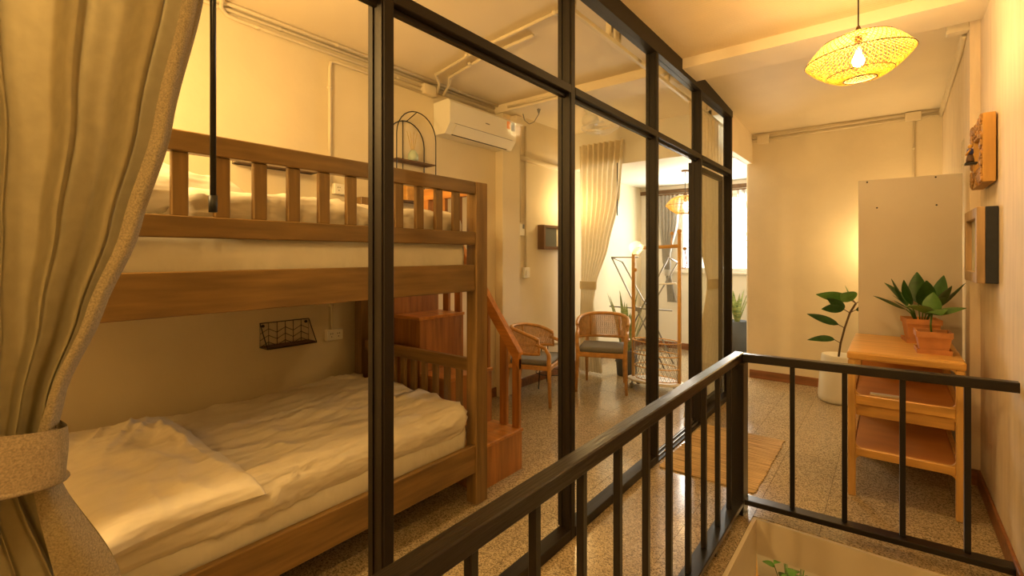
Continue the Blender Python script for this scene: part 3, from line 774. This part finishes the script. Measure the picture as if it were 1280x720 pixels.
t = thing('wooden_box', 'small wooden block leaning under the arched shelf board', 'box', (XL+.05, 2.68, 1.962))
box('block', (XL+.01, 2.63, 1.963), (XL+.10, 2.71, 2.10), 'oak', t, .004)
t = thing('cable_loop', 'thin dark cable hanging from the arched shelf', 'cable', (XL+.06, 2.83, 1.93))
tube('cable', [(XL+.06, 2.80+.07*math.sin(a), 1.84-.07*math.cos(a)+.0) for a in [i*2*PI/16 for i in range(14)]], .003, 'dark', t, 5)

# wall cabinet with dark glass front
t = thing('framed_wall_display', 'dark framed glass display box on the lounge wall', 'wall display', (XL, 4.95, 1.57))
fr = MB().box((XL, 4.68, 1.57), (XL+.02, 5.23, 1.86))
for a, b in (((XL+.02, 4.68, 1.57), (XL+.09, 4.72, 1.86)), ((XL+.02, 5.19, 1.57), (XL+.09, 5.23, 1.86)), ((XL+.02, 4.72, 1.57), (XL+.09, 5.19, 1.605)), ((XL+.02, 4.72, 1.825), (XL+.09, 5.19, 1.86))): fr.box(a, b, .003)
fr.build('frame', 'brown', t); box('glass_front', (XL+.06, 4.72, 1.605), (XL+.066, 5.19, 1.825), 'screen', t)
for k, (y, dz) in enumerate(((4.79, 0), (4.86, 0), (5.06, 0))):
    MB().box((XL+.022, y, 1.665), (XL+.05, y+.045, 1.74), .01).build('white_figure', 'wtxt', t)
MB().box((XL+.064, 4.99, 1.61), (XL+.068, 5.02, 1.82)).build('light_strip', 'wtxt', t)
t = thing('assumed_lounge_lamp', 'assumed small warm lamp on the lounge wall beside the display box', 'wall lamp', (XL, 5.27, 2.12))  # assumed lamp, unseen behind the mullion, added for the lounge wall glow
box('backplate', (XL, 5.23, 2.08), (XL+.02, 5.31, 2.16), 'steel', t, .004)
tube('arm', [(XL+.02, 5.27, 2.12), (XL+.10, 5.27, 2.13), (XL+.12, 5.27, 2.16)], .007, 'steel', t)
MB().lathe([(.012, 0), (.026, .02), (.028, .045), (.012, .07)], (XL+.12, 5.27, 2.16), 18).build('bulb', 'bulb', t, smooth=True)
point_light('assumed_lounge_lamp_light', (.30, -.16, .0), ASSUMED_LOUNGE_LAMP_W, WARM, .06, t)  # added light, set further out from the wall than the bulb
# ceiling fan
t = thing('orbit_fan', 'white orbit fan in a wire cage hanging under the beam', 'fan', (-2.45, 4.40, 2.9))
MB().lathe([(.05, .18), (.055, .10), (.03, .08), (.03, .04)], (-2.45, 4.40, 2.90), 20).build('mount', 'acw', t, smooth=True)
MB().softbox((-2.53, 4.34, 2.83), (-2.37, 4.50, 2.96), .06, .02).build('motor', 'acw', t)
cg = MB(); cc = Vector((-2.33, 4.40, 2.80)); R = .19
for k in range(22):
    a = 2*PI*k/22; u = Vector((math.cos(a), math.sin(a), 0))
    cg.tube([cc+Vector((0, 0, .06)), cc+u*R*.6+Vector((0, 0, .055)), cc+u*R, cc+u*R*.6-Vector((0, 0, .055)), cc-Vector((0, 0, .06))], .002, 4)
cg.tube([cc+Vector((R*math.cos(a), R*math.sin(a), 0)) for a in [i*2*PI/32 for i in range(32)]], .004, 5, True)
cg.build('wire_cage', 'acw', t, smooth=True)
for k in range(3):
    a = 2*PI*k/3; mb = MB()
    mb.grid(lambda u, v, a=a: cc+Vector((math.cos(a+(v-.5)*.9*(.4+.6*u))*.15*u, math.sin(a+(v-.5)*.9*(.4+.6*u))*.15*u, .03*(v-.5))), 6, 6); mb.build('blade', 'acw', t)

# ================================================================== RATTAN CHAIRS, TABLE
def make_chair(label, loc, rz):
    t = thing('rattan_armchair', label, 'chair', loc, 'rattan armchairs', rz)
    def B(mb, n, m, p=t, sm=None): return mb.build(n, m, p, sm, local=True)
    # front of chair is -y local
    for sx in (-1, 1):
        B(MB().tube([(sx*.27, -.25, 0), (sx*.255, -.235, .43), (sx*.262, -.235, .56), (sx*.268, -.20, .63), (sx*.272, -.10, .665)], .017, 10, rs=[.016, .024, .022, .02, .019]), 'leg', 'rattan', sm=True)
        B(MB().tube([(sx*.22, .27, 0), (sx*.215, .22, .43), (sx*.20, .225, .62)], .017, 10, rs=[.015, .023, .018]), 'leg', 'rattan', sm=True)
    MB_f = MB().box((-.255, -.25, .385), (.255, -.215, .435), .006).box((-.225, .20, .385), (.225, .235, .435), .006)
    for sx in (-1, 1): MB_f.box((sx*.24-.016, -.22, .385), (sx*.24+.016, .21, .435), .006)
    B(MB_f, 'seat_frame', 'rattan')
    B(MB().softbox((-.25, -.24, .43), (.25, .20, .495), .03, .03), 'cushion', 'cush')
    def bp(u, z, k=0):
        a = PI*(-.08+1.16*u); lean = .05*(z-.6)
        return Vector((-(.285+k)*math.cos(a), -.06+(.30+k)*max(-.35, math.sin(a))+lean+( -.10 if math.sin(a) < 0 else 0)*0, z))
    zb, zt2 = .545, .815
    def top(u): return zt2-.10*abs(2*u-1)**3
    for kind in (0, 1):
        pts = [bp(i/40, top(i/40) if kind else zb+.02*abs(2*i/40-1)) for i in range(41)]
        B(MB().tube(pts, .02 if kind else .016, 8), 'back_rail', 'rattan', sm=True)
    for u in (0, .33, .67, 1): B(MB().tube([bp(u, zb+.01), bp(u, top(u))], .012, 8), 'back_post', 'rattan', sm=True)
    cane = MB()
    for i in range(64):
        u = .01+.98*i/63; a, b = bp(u, zb+.02, -.002), bp(u, top(u)-.01, -.002); cane.tube([a, b], .0032, 3)
    for j in range(15):
        v = (j+.5)/15
        cane.tube([bp(u, zb+.02+(top(u)-.01-zb-.02)*v) for u in [i/30 for i in range(31)]], .0032, 3)
    for sgn in (1, -1):
        for i in range(-14, 46):
            pts = []
            for j in range(9):
                v = j/8; u = (i/44)+(v*.28 if sgn > 0 else -v*.28)+(0 if sgn > 0 else .28)
                if 0 <= u <= 1: pts.append(bp(u, zb+.02+(top(u)-zb-.03)*v, .002))
            if len(pts) > 1: cane.tube(pts, .0028, 3)
    B(cane, 'cane_panel', 'cane')
    return t
ch = make_chair('rattan armchair with grey cushion facing the walkway, right of the two', (-2.56, 4.92, 0), math.radians(22))
ch2 = copy_tree(ch, None, (-2.93, 4.10, 0), math.radians(108), 'rattan armchair half hidden behind the storage stairs, left of the two')
ch2.scale = (.96, .96, .92)
t = thing('side_table', 'small round table with white top and black wire legs between the chairs', 'table', (-3.06, 4.60, 0))
MB().lathe([(.005, .505), (.20, .505), (.205, .512), (.205, .525), (.20, .532), (.005, .532)], (-3.06, 4.60, 0), 36).build('table_top', 'marble', t)
for k in range(3):
    a = 2*PI*k/3+.3; tube('leg', [(-3.06+.19*math.cos(a), 4.60+.19*math.sin(a), 0), (-3.06+.14*math.cos(a), 4.60+.14*math.sin(a), .505)], .006, 'black', t)
tube('ring', [(-3.06+.17*math.cos(i*PI/16), 4.60+.17*math.sin(i*PI/16), .16) for i in range(32)], .005, 'black', t, 6, True, closed=True)

# ================================================================== CLOTHES RACK, BASKET, DRYING RACK
t = thing('clothes_rack', 'gold pipe clothes rack on a white wheeled base', 'clothes rack', (-2.06, 5.2, 0))
yr = 5.22
MB().lathe([(.30, .085), (.31, .09), (.31, .105), (.30, .11)], (0, 0, 0), 40).build('base', 'pot_w', t, local=True).scale = (1.05, .55, 1)
for dx in (-.24, .24):
    for dy in (-.09, .09):
        MB().lathe([(.022, -.012), (.028, -.008), (.028, .008), (.022, .012)], (0, 0, 0), 14).build('caster', 'steel', t, local=True).matrix_local = Matrix.Translation((dx, dy, .03)) @ Matrix.Rotation(PI/2, 4, 'X')
        tube('caster_stem', [(-2.06+dx, 5.2+dy, .05), (-2.06+dx, 5.2+dy, .088)], .008, 'steel', t)
tube('post', [(-2.33, yr, .10), (-2.33, yr, 1.48)]+[(-2.33+.08*(1-math.cos(a)), yr, 1.50+.08*math.sin(a)) for a in [i*PI/12 for i in range(1, 7)]]+[(-1.80, yr, 1.60)], .02, 'gold', t, 10)
tube('post', [(-1.80, yr, .10), (-1.80, yr, 1.74)], .02, 'gold', t, 10)
MB().softbox((-1.825, yr-.025, 1.735), (-1.775, yr+.025, 1.785), .024, .012).build('finial', 'gold', t)
for (x, z, dx) in ((-1.88, 1.60, 0), (-1.74, 1.45, 1)):
    h_ = [(-1.80, yr, z-.09), (x, yr, z-.09), (x+.02*dx, yr, z-.04), (x, yr, z+.10)] if dx else [(x, yr, z-.02), (x-.01, yr, z+.05), (x, yr, z+.12)]
    o = tube('hook', h_, .006, 'gold', t, 8); 
    MB().softbox((x-.02, yr-.02, h_[-1][2]), (x+.02, yr+.02, h_[-1][2]+.04), .019, .01).build('hook_ball', 'gold', o)
for z in (1.52, 1.33): MB().softbox((-2.33, yr-.022, z-.022), (-2.285, yr+.022, z+.022), .021, .01).build('peg', 'gold', t)
t = thing('wire_laundry_basket', 'tall round wire basket with gold hoops on the rack base', 'basket', (-2.05, 5.2, .112))
for k, z in enumerate((.125, .26, .40, .545)):
    rr = .235+.012*k
    tube('hoop', [(-2.05+rr*math.cos(i*PI/20), 5.2+.62*rr*math.sin(i*PI/20), z) for i in range(40)], .006, 'gold', t, 6, True, closed=True)
cg = MB()
for k in range(30):
    a = 2*PI*k/30
    for sgn in (1, -1):
        cg.tube([(-2.05+(.235+.036*v)*math.cos(a+sgn*v*.9), 5.2+.62*(.235+.036*v)*math.sin(a+sgn*v*.9), .125+.42*v) for v in (0, .25, .5, .75, 1)], .0018, 4)
cg.build('wire_mesh', 'steel', t)
t = thing('drying_rack', 'grey folding metal drying rack with crossed legs in the lounge', 'drying rack', (-2.65, 6.4, 0))
for y in (6.25, 6.6):
    for xa_, xb_ in ((-3.12, -2.36), (-2.30, -3.06)):
        tube('leg', [(xa_, y, 1.47 if y < 6.5 else 1.40), ((xa_+xb_)/2, y, .76), (xb_, y, .0)], .011, 'steel', t)
    box('hub', (-2.76, y-.014, .73), (-2.68, y+.014, .79), 'steel', t, .006)
for x in (-3.12, -2.30): tube('top_bar', [(x, 6.25, 1.47), (x, 6.6, 1.40)], .010, 'steel', t)
tube('top_bar', [(-3.12, 6.25, 1.47), (-2.72, 6.25, 1.47)], .010, 'steel', t)
tube('cross_bar', [(-3.15, 6.25, .77), (-2.25, 6.25, .77)], .010, 'steel', t)
tube('wing_bar', [(-2.60, 6.25, 1.10), (-2.20, 6.25, 1.13)], .012, 'acw', t)

# ================================================================== PLANTS
def leaf(mb, base, az, el, L, Wd, droop=.4, fold=.15, n=9, tip=1.3, roll=0.0):
    base = Vector(base); d = Vector((math.cos(az)*math.cos(el), math.sin(az)*math.cos(el), math.sin(el)))
    side = Vector((-math.sin(az), math.cos(az), 0)); side.rotate(Matrix.Rotation(roll, 3, d))
    p = base.copy(); rows = []
    for i in range(n+1):
        t = i/n; w_ = Wd*(math.sin(PI*min(1, t**.8*.98+.01))**.8)*(1-.15*t**tip)/2
        upv = side.cross(d).normalized()
        if upv.z < 0 and not roll: upv = -upv
        rows.append([p-side*w_+upv*fold*w_, p-side*w_*.5+upv*fold*w_*.4, p.copy(), p+side*w_*.5+upv*fold*w_*.4, p+side*w_+upv*fold*w_])
        p = p+d*(L/n); d = (d+Vector((0, 0, -droop/n))).normalized()
    vs = [v for r in rows for v in r]; fs = []
    for i in range(n):
        for k in range(4): a = i*5+k; fs.append((a, a+1, a+6, a+5))
    mb.sm = True
    return mb.add(vs, fs)
def rect_pot(t, x, y, z, hx, hy, H, rz=0):
    R_ = Matrix.Translation((x, y, z)) @ Matrix.Rotation(rz, 4, 'Z')
    def fr(pro, n, m, cap=True):
        mb = MB(); vs = []
        for s_, zz in pro:
            for a, b in ((-1, -1), (1, -1), (1, 1), (-1, 1)): vs.append(R_ @ Vector((a*hx*s_, b*hy*s_, zz)))
        fs = [(0, 3, 2, 1), tuple(len(vs)-4+k for k in range(4))]
        for i in range(len(pro)-1):
            for k in range(4): fs.append((i*4+k, i*4+(k+1) % 4, i*4+4+(k+1) % 4, i*4+4+k))
        return mb.add(vs, fs).build(n, m, t)
    fr([(.86, 0), (.98, 0), (1.02, .028), (.96, .028), (.92, .014)], 'saucer', 'terra')
    p_ = fr([(.80, .014), (.96, H-.035), (1.04, H-.035), (1.05, H), (.95, H), (.93, H-.03)], 'pot', 'terra')
    fr([(.925, H-.032), (.93, H-.018)], 'soil', 'soil')
TZ = .90
t = thing('potted_plant', 'bushy dark green plant in a square terracotta pot at the back of the console', 'potted plant', (.22, 4.33, TZ), 'terracotta pot plants')
rect_pot(t, .165, 4.36, TZ, .092, .092, .165, .15)
for k, (az, el, L, Wd, dr) in enumerate([(2.6, .75, .36, .10, .7), (2.9, .35, .34, .09, .5), (3.4, 1.0, .33, .11, .5), (1.7, 1.2, .36, .11, .4), (.4, 1.15, .34, .11, .4), (.1, .7, .38, .085, .1), (-.6, .9, .30, .12, .7), (-1.4, 1.1, .30, .13, .6), (4.0, 1.1, .30, .13, .6), (5.2, .55, .30, .10, .6), (2.2, .2, .28, .08, .3), (-2.4, .6, .26, .09, .7)]):
    b_ = Vector((.165+.03*math.cos(az), 4.36+.03*math.sin(az), TZ+.14))
    tip_ = b_+Vector((.05*math.cos(az), .05*math.sin(az), .06+.05*(el)))
    s_ = tube('stalk', [b_, (b_+tip_)/2+Vector((0, 0, .015)), tip_], .004, 'leafl', t, 5)
    leaf(MB(), tip_, az, min(1.45, el+.2), L*.62, Wd*1.05, dr*.7, roll=.5*math.sin(k*2.1)).build('leaf', 'leaf', t)
t = thing('potted_plant', 'small broad leaved plant in a terracotta pot at the front of the console', 'potted plant', (.215, 3.93, TZ), 'terracotta pot plants')
rect_pot(t, .205, 3.93, TZ, .082, .08, .135, .05)
tube('stalk', [(.20, 3.93, TZ+.11), (.195, 3.93, TZ+.17), (.20, 3.93, TZ+.24)], .006, 'leafl', t, 6)
for az, el, L, Wd, dr in ((3.6, .9, .17, .13, 1.6), (.15, .5, .17, .10, .5), (-1.3, .8, .16, .13, 1.8), (1.4, 1.2, .15, .10, .6)):
    leaf(MB(), (.20, 3.93, TZ+.235), az, el, L, Wd, dr, roll=.3).build('leaf', 'leafl', t)
# rubber plant
t = thing('rubber_plant', 'rubber plant in a tall white planter against the far walkway wall', 'potted plant', (-.42, 5.95, 0))
MB().lathe([(.155, .0), (.175, .02), (.18, .06), (.165, .30), (.15, .46), (.145, .48), (.13, .48), (.13, .44)], (-.42, 5.95, 0), 36).build('planter', 'pot_w', t, smooth=True)
MB().lathe([(.13, .438), (.02, .445)], (-.42, 5.95, 0), 20).build('soil', 'soil', t)
stem = [(-.42, 5.95, .44), (-.40, 5.94, .60), (-.365, 5.92, .76), (-.32, 5.90, .92), (-.27, 5.90, 1.02)]
tube('trunk', stem, .010, 'stem', t)
for (i, az, el, L, Wd, dr) in ((1, 3.35, .25, .27, .085, .75), (2, 3.1, .45, .32, .095, .35), (3, 3.3, .95, .20, .10, .9), (3, 3.0, .25, .22, .11, .7), (4, 3.3, .35, .32, .12, .45), (4, 2.2, 1.0, .20, .12, .5), (4, 4.2, .7, .22, .13, .8), (4, .3, .7, .22, .11, .6), (3, .4, .5, .2, .10, .6)):
    b_ = Vector(stem[i]); e_ = b_+Vector((math.cos(az)*.05, math.sin(az)*.05, .03))
    s_ = tube('stalk', [b_, e_], .004, 'stem', t, 5)
    leaf(MB(), e_, az, el, L*.92, Wd*1.15, dr, .2, tip=4, roll=(.95 if math.cos(az) < 0 else -.9)).build('leaf', 'leafl' if i == 4 else 'leaf', t)
def snake_plant(label, x, y, hp, rp, n, H, seed):
    t = thing('snake_plant', label, 'potted plant', (x, y, 0), 'snake plants')
    MB().lathe([(rp*.8, 0), (rp*.85, .01), (rp, hp), (rp*.9, hp), (rp*.88, hp-.03)], (x, y, 0), 28).build('planter', 'pot_g', t, smooth=True)
    MB().lathe([(rp*.88, hp-.03), (.01, hp-.025)], (x, y, 0), 18).build('soil', 'soil', t)
    rn = random.Random(seed)
    for k in range(n):
        az = 2*PI*k/n+rn.random(); rr = rp*.55*rn.random()
        leaf(MB(), (x+rr*math.cos(az), y+rr*math.sin(az), hp-.03), az, 1.22+.25*rn.random(), H*(.6+.5*rn.random()), .05+.02*rn.random(), .12+.5*rn.random()**3, .35, 10, 3).build('leaf', 'snake', t)
snake_plant('snake plant in a dark grey planter behind the right rattan chair', -2.60, 5.62, .32, .14, 15, .72, 3)
snake_plant('snake plant in a dark grey planter seen past the end of the partition', -1.66, 7.1, .60, .15, 12, .45, 9)

# ================================================================== CONSOLE, BOARD, PICTURES
cs = thing('console_shelf', 'golden oak console with open shelves beyond the railing', 'console', (.055, 4.1, 0))
cx0, cx1, cy0, cy1 = -.215, .335, 3.66, 4.555
MB().box((cx0, cy0, TZ-.05), (cx1, cy1, TZ), .012, 2).build('top', 'oak', cs)
for x in (cx0+.005, cx1-.045):
    for y in (cy0+.005, cy1-.045): MB().box((x, y, 0), (x+.04, y+.04, TZ-.05), .006).build('leg', 'oakz', cs)
for z0, z1 in ((.575, .635), (.255, .305)):
    for y in (cy0+.008, cy1-.035): MB().box((cx0+.045, y, z0), (cx1-.045, y+.027, z1), .004).build('rail', 'oak', cs)
    for x in (cx0+.01, cx1-.035): MB().box((x, cy0+.045, z0), (x+.025, cy1-.045, z1), .004).build('rail', 'oak', cs)
MB().box((cx0+.046, cy0+.04, .50), (cx1-.046, cy0+.055, .575), .003).build('drawer_front', 'oak', cs)
for z in (.61, .285):
    MB().box((cx0+.036, cy0+.036, z), (cx1-.036, cy1-.036, z+.014), .004).build('shelf', 'oakp', cs)
for x, dx in ((cx0+.045, 1), (cx1-.045, -1)):   # rounded gussets in the end frame
    for z, dz in ((.85, -1), (.635, 1), (.575, -1), (.305, 1), (.255, -1)):
        poly = [(x, z), (x+dx*.03, z)]+[(x+dx*.03*(1-math.sin(a)), z+dz*.03*(1-math.cos(a))) for a in [i*PI/12 for i in range(1, 6)]]+[(x, z+dz*.03)]
        MB().prism(poly, 'y', cy0+.01, cy0+.032).build('gusset', 'oak', cs)
sbk = MB().box((cx0+.046, cy1-.034, .64), (cx1-.046, cy1-.03, .84)).build('back_panel', 'oakp', cs)
t = prop(box('ruler', (-.10, 3.75, .625), (.06, 3.79, .635), 'wtxt', origin=(-.02, 3.77, .625)), 'pale flat strip lying on the upper console shelf', 'strip')
bd = thing('back_board', 'tall grey beige board standing behind the console', 'board', (.10, 4.6, 0))
box('panel', (-.195, 4.585, 0), (.395, 4.605, 2.075), 'board', bd, .002)
for x, z in ((-.14, 2.06), (.255, 2.06), (-.08, 1.86), (.26, 1.86)): tube('screw', [(x, 4.586, z), (x, 4.582, z)], .006, 'dark', bd)
# pictures on the right wall
t = thing('gilded_frame', 'carved gilded picture frame high on the right wall', 'picture frame', (XR, 3.94, 1.9))
fy0, fy1, fz0, fz1, fx = 3.68, 4.14, 1.905, 2.285, .398
fr = MB()
for a, b in (((fx, fy0, fz0), (XR-.008, fy0+.10, fz1)), ((fx, fy1-.10, fz0), (XR-.008, fy1, fz1)), ((fx, fy0+.10, fz0), (XR-.008, fy1-.10, fz0+.10)), ((fx, fy0+.10, fz1-.10), (XR-.008, fy1-.10, fz1))): fr.box(a, b, .003)
fr.build('frame', 'goldp', t)
cv = MB(); rn = random.Random(5)
for k in range(150):
    e = rn.random(); sd = rn.randrange(4)
    y, z = [(fy0+.015+.07*rn.random(), fz0+(fz1-fz0)*e), (fy1-.015-.07*rn.random(), fz0+(fz1-fz0)*e), (fy0+(fy1-fy0)*e, fz0+.015+.07*rn.random()), (fy0+(fy1-fy0)*e, fz1-.015-.07*rn.random())][sd]
    r_ = .008+.012*rn.random(); z = max(fz0+r_, min(fz1-r_, z)); y = max(fy0+r_, min(fy1-r_, y))
    cv.softbox((fx-.010, y-r_, z-r_), (fx+.006, y+r_, z+r_), .008, .012)
cv.build('carving', 'goldf', t); box('picture', (XR-.03, fy0+.10, fz0+.10), (XR-.02, fy1-.10, fz1-.10), 'paper', t)
t = thing('shadow_box_frame', 'deep wooden box frame with navy sides on the right wall below the gilded frame', 'picture frame', (XR, 3.93, 1.35))
fy0, fy1, fz0, fz1, fx = 3.655, 4.20, 1.345, 1.767, .372
box('case', (fx+.035, fy0, fz0), (XR-.001, fy1, fz1), 'navy', t, .003)
fr = MB()
for a, b in (((fx, fy0, fz0), (fx+.035, fy0+.06, fz1)), ((fx, fy1-.06, fz0), (fx+.035, fy1, fz1)), ((fx, fy0+.06, fz0), (fx+.035, fy1-.06, fz0+.06)), ((fx, fy0+.06, fz1-.06), (fx+.035, fy1-.06, fz1))): fr.box(a, b, .003)
fr.build('front_frame', 'lwood', t); box('picture', (fx+.028, fy0+.06, fz0+.06), (fx+.034, fy1-.06, fz1-.06), 'paper', t)
t = thing('figurine', 'tiny painted figurine with a clear plate in front of the gilded frame', 'figurine', (.375, 3.85, 2.03))
fgx, fgy = .366, 3.86
MB().box((fgx-.025, fgy-.03, 2.028), (.396, fgy+.03, 2.04), .003).build('ledge', 'dark', t)
MB().lathe([(.019, 0), (.018, .02), (.013, .042), (.011, .05)], (fgx, fgy, 2.04), 14).build('skirt', 'brown', t, smooth=True)
MB().lathe([(.012, 0), (.016, .012), (.014, .03), (.006, .036)], (fgx, fgy, 2.088), 14).build('torso', 'blue', t, smooth=True)
for s_ in (-1, 1): tube('arm', [(fgx, fgy+s_*.014, 2.115), (fgx-.01, fgy+s_*.026, 2.10), (fgx-.016, fgy+s_*.018, 2.088)], .005, 'yellow', t, 6)
MB().softbox((fgx-.011, fgy-.011, 2.122), (fgx+.011, fgy+.011, 2.146), .010, .006).build('head', 'yellow', t)
box('clear_plate', (fgx-.03, fgy-.05, 2.02), (fgx-.028, fgy+.10, 2.18), 'acryl', t)

# ================================================================== RUG
mb = MB(); rn = random.Random(2)
ny = 62
for k in range(ny):
    y0 = 3.31+1.08*k/ny; y1 = 3.31+1.08*(k+1)/ny; h_ = .008+.003*rn.random(); a_ = -1.30+.012*rn.random(); b_ = -.672+.012*rn.random()
    mb.box((a_, y0+.0005, 0.001), (b_, y1-.0005, h_), .003)
rg = thing('straw_rug', 'striped straw rug on the walkway floor beside the sliding door', 'rug', (-1.04, 3.85, 0))
mb.build('woven_strips', 'rug', rg)['kind'] = 'stuff'

# ================================================================== PENDANT LAMPS
def pendant(label, x, y, zc, ztop, R, power, bulbm, tilt=0.0):
    t = thing('woven_pendant_lamp', label, 'pendant lamp', (x, y, zc), 'woven pendant lamps')
    s_ = R/.25
    prof = [(.034, .118), (.10, .116), (.165, .090), (.212, .045), (.25, -.004), (.205, -.052), (.155, -.090), (.115, -.112), (.075, -.118)]
    prof = [(a*s_, b*s_) for a, b in prof]
    def at(v):
        f_ = v*(len(prof)-1); i = min(len(prof)-2, int(f_)); q = f_-i
        return prof[i][0]+(prof[i+1][0]-prof[i][0])*q, prof[i][1]+(prof[i+1][1]-prof[i][1])*q
    lat = MB(); NS = 60; K = 22
    for sg in (1, -1):
        for k in range(NS):
            pts = []
            for j in range(K+1):
                r_, z_ = at(j/K); a = 2*PI*k/NS+sg*1.35*j/K
                pts.append((x+r_*math.cos(a), y+r_*math.sin(a), zc+z_))
            lat.tube(pts, .0019*s_, 3)
    TR = Matrix.Translation((x, y, zc)) @ Matrix.Rotation(tilt, 4, Vector((-.619, .785, 0))) @ Matrix.Translation((-x, -y, -zc))
    lat.v = [TR @ v for v in lat.v]
    shade = lat.build('woven_shade', 'straw', t)
    for (r_, z_), w_ in ((prof[4], .0025), (prof[0], .003), (prof[-1], .004), (prof[2], .002), (prof[6], .002)):
        tube('rim', [TR @ Vector((x+r_*math.cos(i*PI/32), y+r_*math.sin(i*PI/32), zc+z_)) for i in range(64)], w_*s_, 'strawd', shade, 6, True, closed=True)
    MB().lathe([(.04*s_, .114*s_), (.03*s_, .127*s_), (.012*s_, .155*s_), (.008*s_, .17*s_)], (x, y, zc), 20).build('cap', 'strawd', t, smooth=True)
    tube('cord', [(x, y, zc+.16*s_), (x, y, ztop)], .004, 'dark', t)
    MB().lathe([(.045, -.02), (.05, -.012), (.05, 0)], (x, y, ztop), 20).build('ceiling_rose', 'strawd', t)
    tube('socket', [(x, y, zc+.115*s_), (x, y, zc+.035)], .018, 'brown', t, 12)
    MB().lathe([(.012, .035), (.016, .02), (.027, -.002), (.03, -.02), (.024, -.042), (.008, -.052)], (x, y, zc), 20).build('bulb', bulbm, t, smooth=True)
    point_light('pendant_light', (0, 0, -.012), power, WARM, .055, t)
    return t
pendant('woven lens shaped pendant lamp lit over the stairwell railing', -.14, 3.29, 2.60, 3.08, .255, PENDANT_W, 'bulb', math.radians(-4.0))
pendant('woven lens shaped pendant lamp lit far away in the lounge', -2.13, 6.4, 2.165, 2.62, .25, LOUNGE_W, 'bulb')
# assumed lamps, added outside the picture: ceiling lamp over the bunk room and one behind the camera
def assumed_globe_lamp(label, x, y, z, r, power):
    t = thing('assumed_globe_pendant_lamp', label, 'pendant lamp', (x, y, z), 'assumed globe pendant lamps')
    MB().lathe([(.05, -.02), (.055, 0)], (x, y, ZC-.001), 24).build('ceiling_rose', 'strawd', t)
    tube('cord', [(x, y, ZC-.02), (x, y, z+r*.98)], .004, 'dark', t)
    MB().lathe([(.03, r*.95), (.035, r*1.1), (.02, r*1.2)], (x, y, z), 16).build('cap', 'strawd', t)
    MB().lathe([(max(.004, r*math.cos(a)), r*math.sin(a)) for a in [-PI/2+i*PI/14 for i in range(15)]], (x, y, z), 24).build('globe', gm, t, smooth=True)
    point_light('assumed_globe_light', (0, 0, 0), power, WARM, r, t)
gm = glass('frosted_globe', (1, .97, .9), .3)
assumed_globe_lamp('assumed globe lamp hanging in the bunk room, above and left of the picture', -1.95, -.15, 2.42, .11, BED_W)
assumed_globe_lamp('assumed globe lamp hanging over the stair landing behind the camera', -.15, -.55, 2.55, .11, NEAR_W)
# assumed wall lamp on the far wall, unseen behind the board
t = thing('assumed_wall_lamp', 'assumed small wall lamp hidden behind the grey board on the far wall', 'wall lamp', (.02, YF, 1.55))
MB().box((-.03, YF-.02, 1.50), (.07, YF, 1.60), .004).build('backplate', 'steel', t)
MB().lathe([(.02, 0), (.035, .03), (.035, .07), (.015, .095)], (.02, YF-.09, 1.56), 20).build('bulb', 'bulb', t, smooth=True)
tube('arm', [(.02, YF-.02, 1.55), (.02, YF-.09, 1.55), (.02, YF-.09, 1.565)], .008, 'steel', t)
point_light('assumed_wall_lamp_light', (0, -.26, .05), ASSUMED_SCONCE_W, WARM, .09, t)  # light placed in front of the assumed lamp's bulb

# ================================================================== LOWER STOREY OBJECTS
t = thing('potted_plant', 'leafy green plant on the lower floor seen down the stairwell', 'potted plant', (-.80, 5.75, -2.75))
MB().lathe([(.12, 0), (.17, .45), (.15, .45), (.15, .41)], (-.80, 5.75, -2.75), 26).build('pot', 'pot_g', t, smooth=True)
MB().lathe([(.15, .415), (.01, .42)], (-.80, 5.75, -2.75), 18).build('soil', 'soil', t)
rn = random.Random(8)
for k in range(26):
    az = k*2.4; zz = -2.0+.45*rn.random(); rr = .05+.14*rn.random()
    b_ = Vector((-.80+.03*math.cos(az), 5.75+.03*math.sin(az), -2.25)); e_ = Vector((-.80+rr*math.cos(az), 5.75+rr*math.sin(az), zz))
    tube('stalk', [b_, e_], .004, 'leafl', t, 5)
    leaf(MB(), e_, az, .5*rn.random(), .12+.05*rn.random(), .10, .8).build('leaf', 'leafl', t)
t = thing('easel', 'wooden easel stand on the lower floor seen down the stairwell', 'easel', (-1.16, 5.6, -2.75))
for p, q in (((-1.30, 5.45, -2.75), (-1.17, 5.58, -1.35)), ((-1.02, 5.45, -2.75), (-1.15, 5.58, -1.35)), ((-1.16, 5.95, -2.75), (-1.16, 5.60, -1.35))): tube('leg', [p, q], .02, 'oak', t, 4, False)
t = thing('white_sign_board', 'small white folded sign beside the plant on the lower floor', 'sign', (-.52, 5.6, -2.75))
box('panel', (-.60, 5.56, -2.75), (-.50, 5.60, -1.70), 'pot_w', t, .003); box('edge', (-.50, 5.56, -2.75), (-.485, 5.60, -1.72), 'dark', t)
point_light('lower_fill_light', (-.75, 4.9, -.6), LOW_W, WARM, .12)  # added light with no lamp fitting, brightens the lower storey
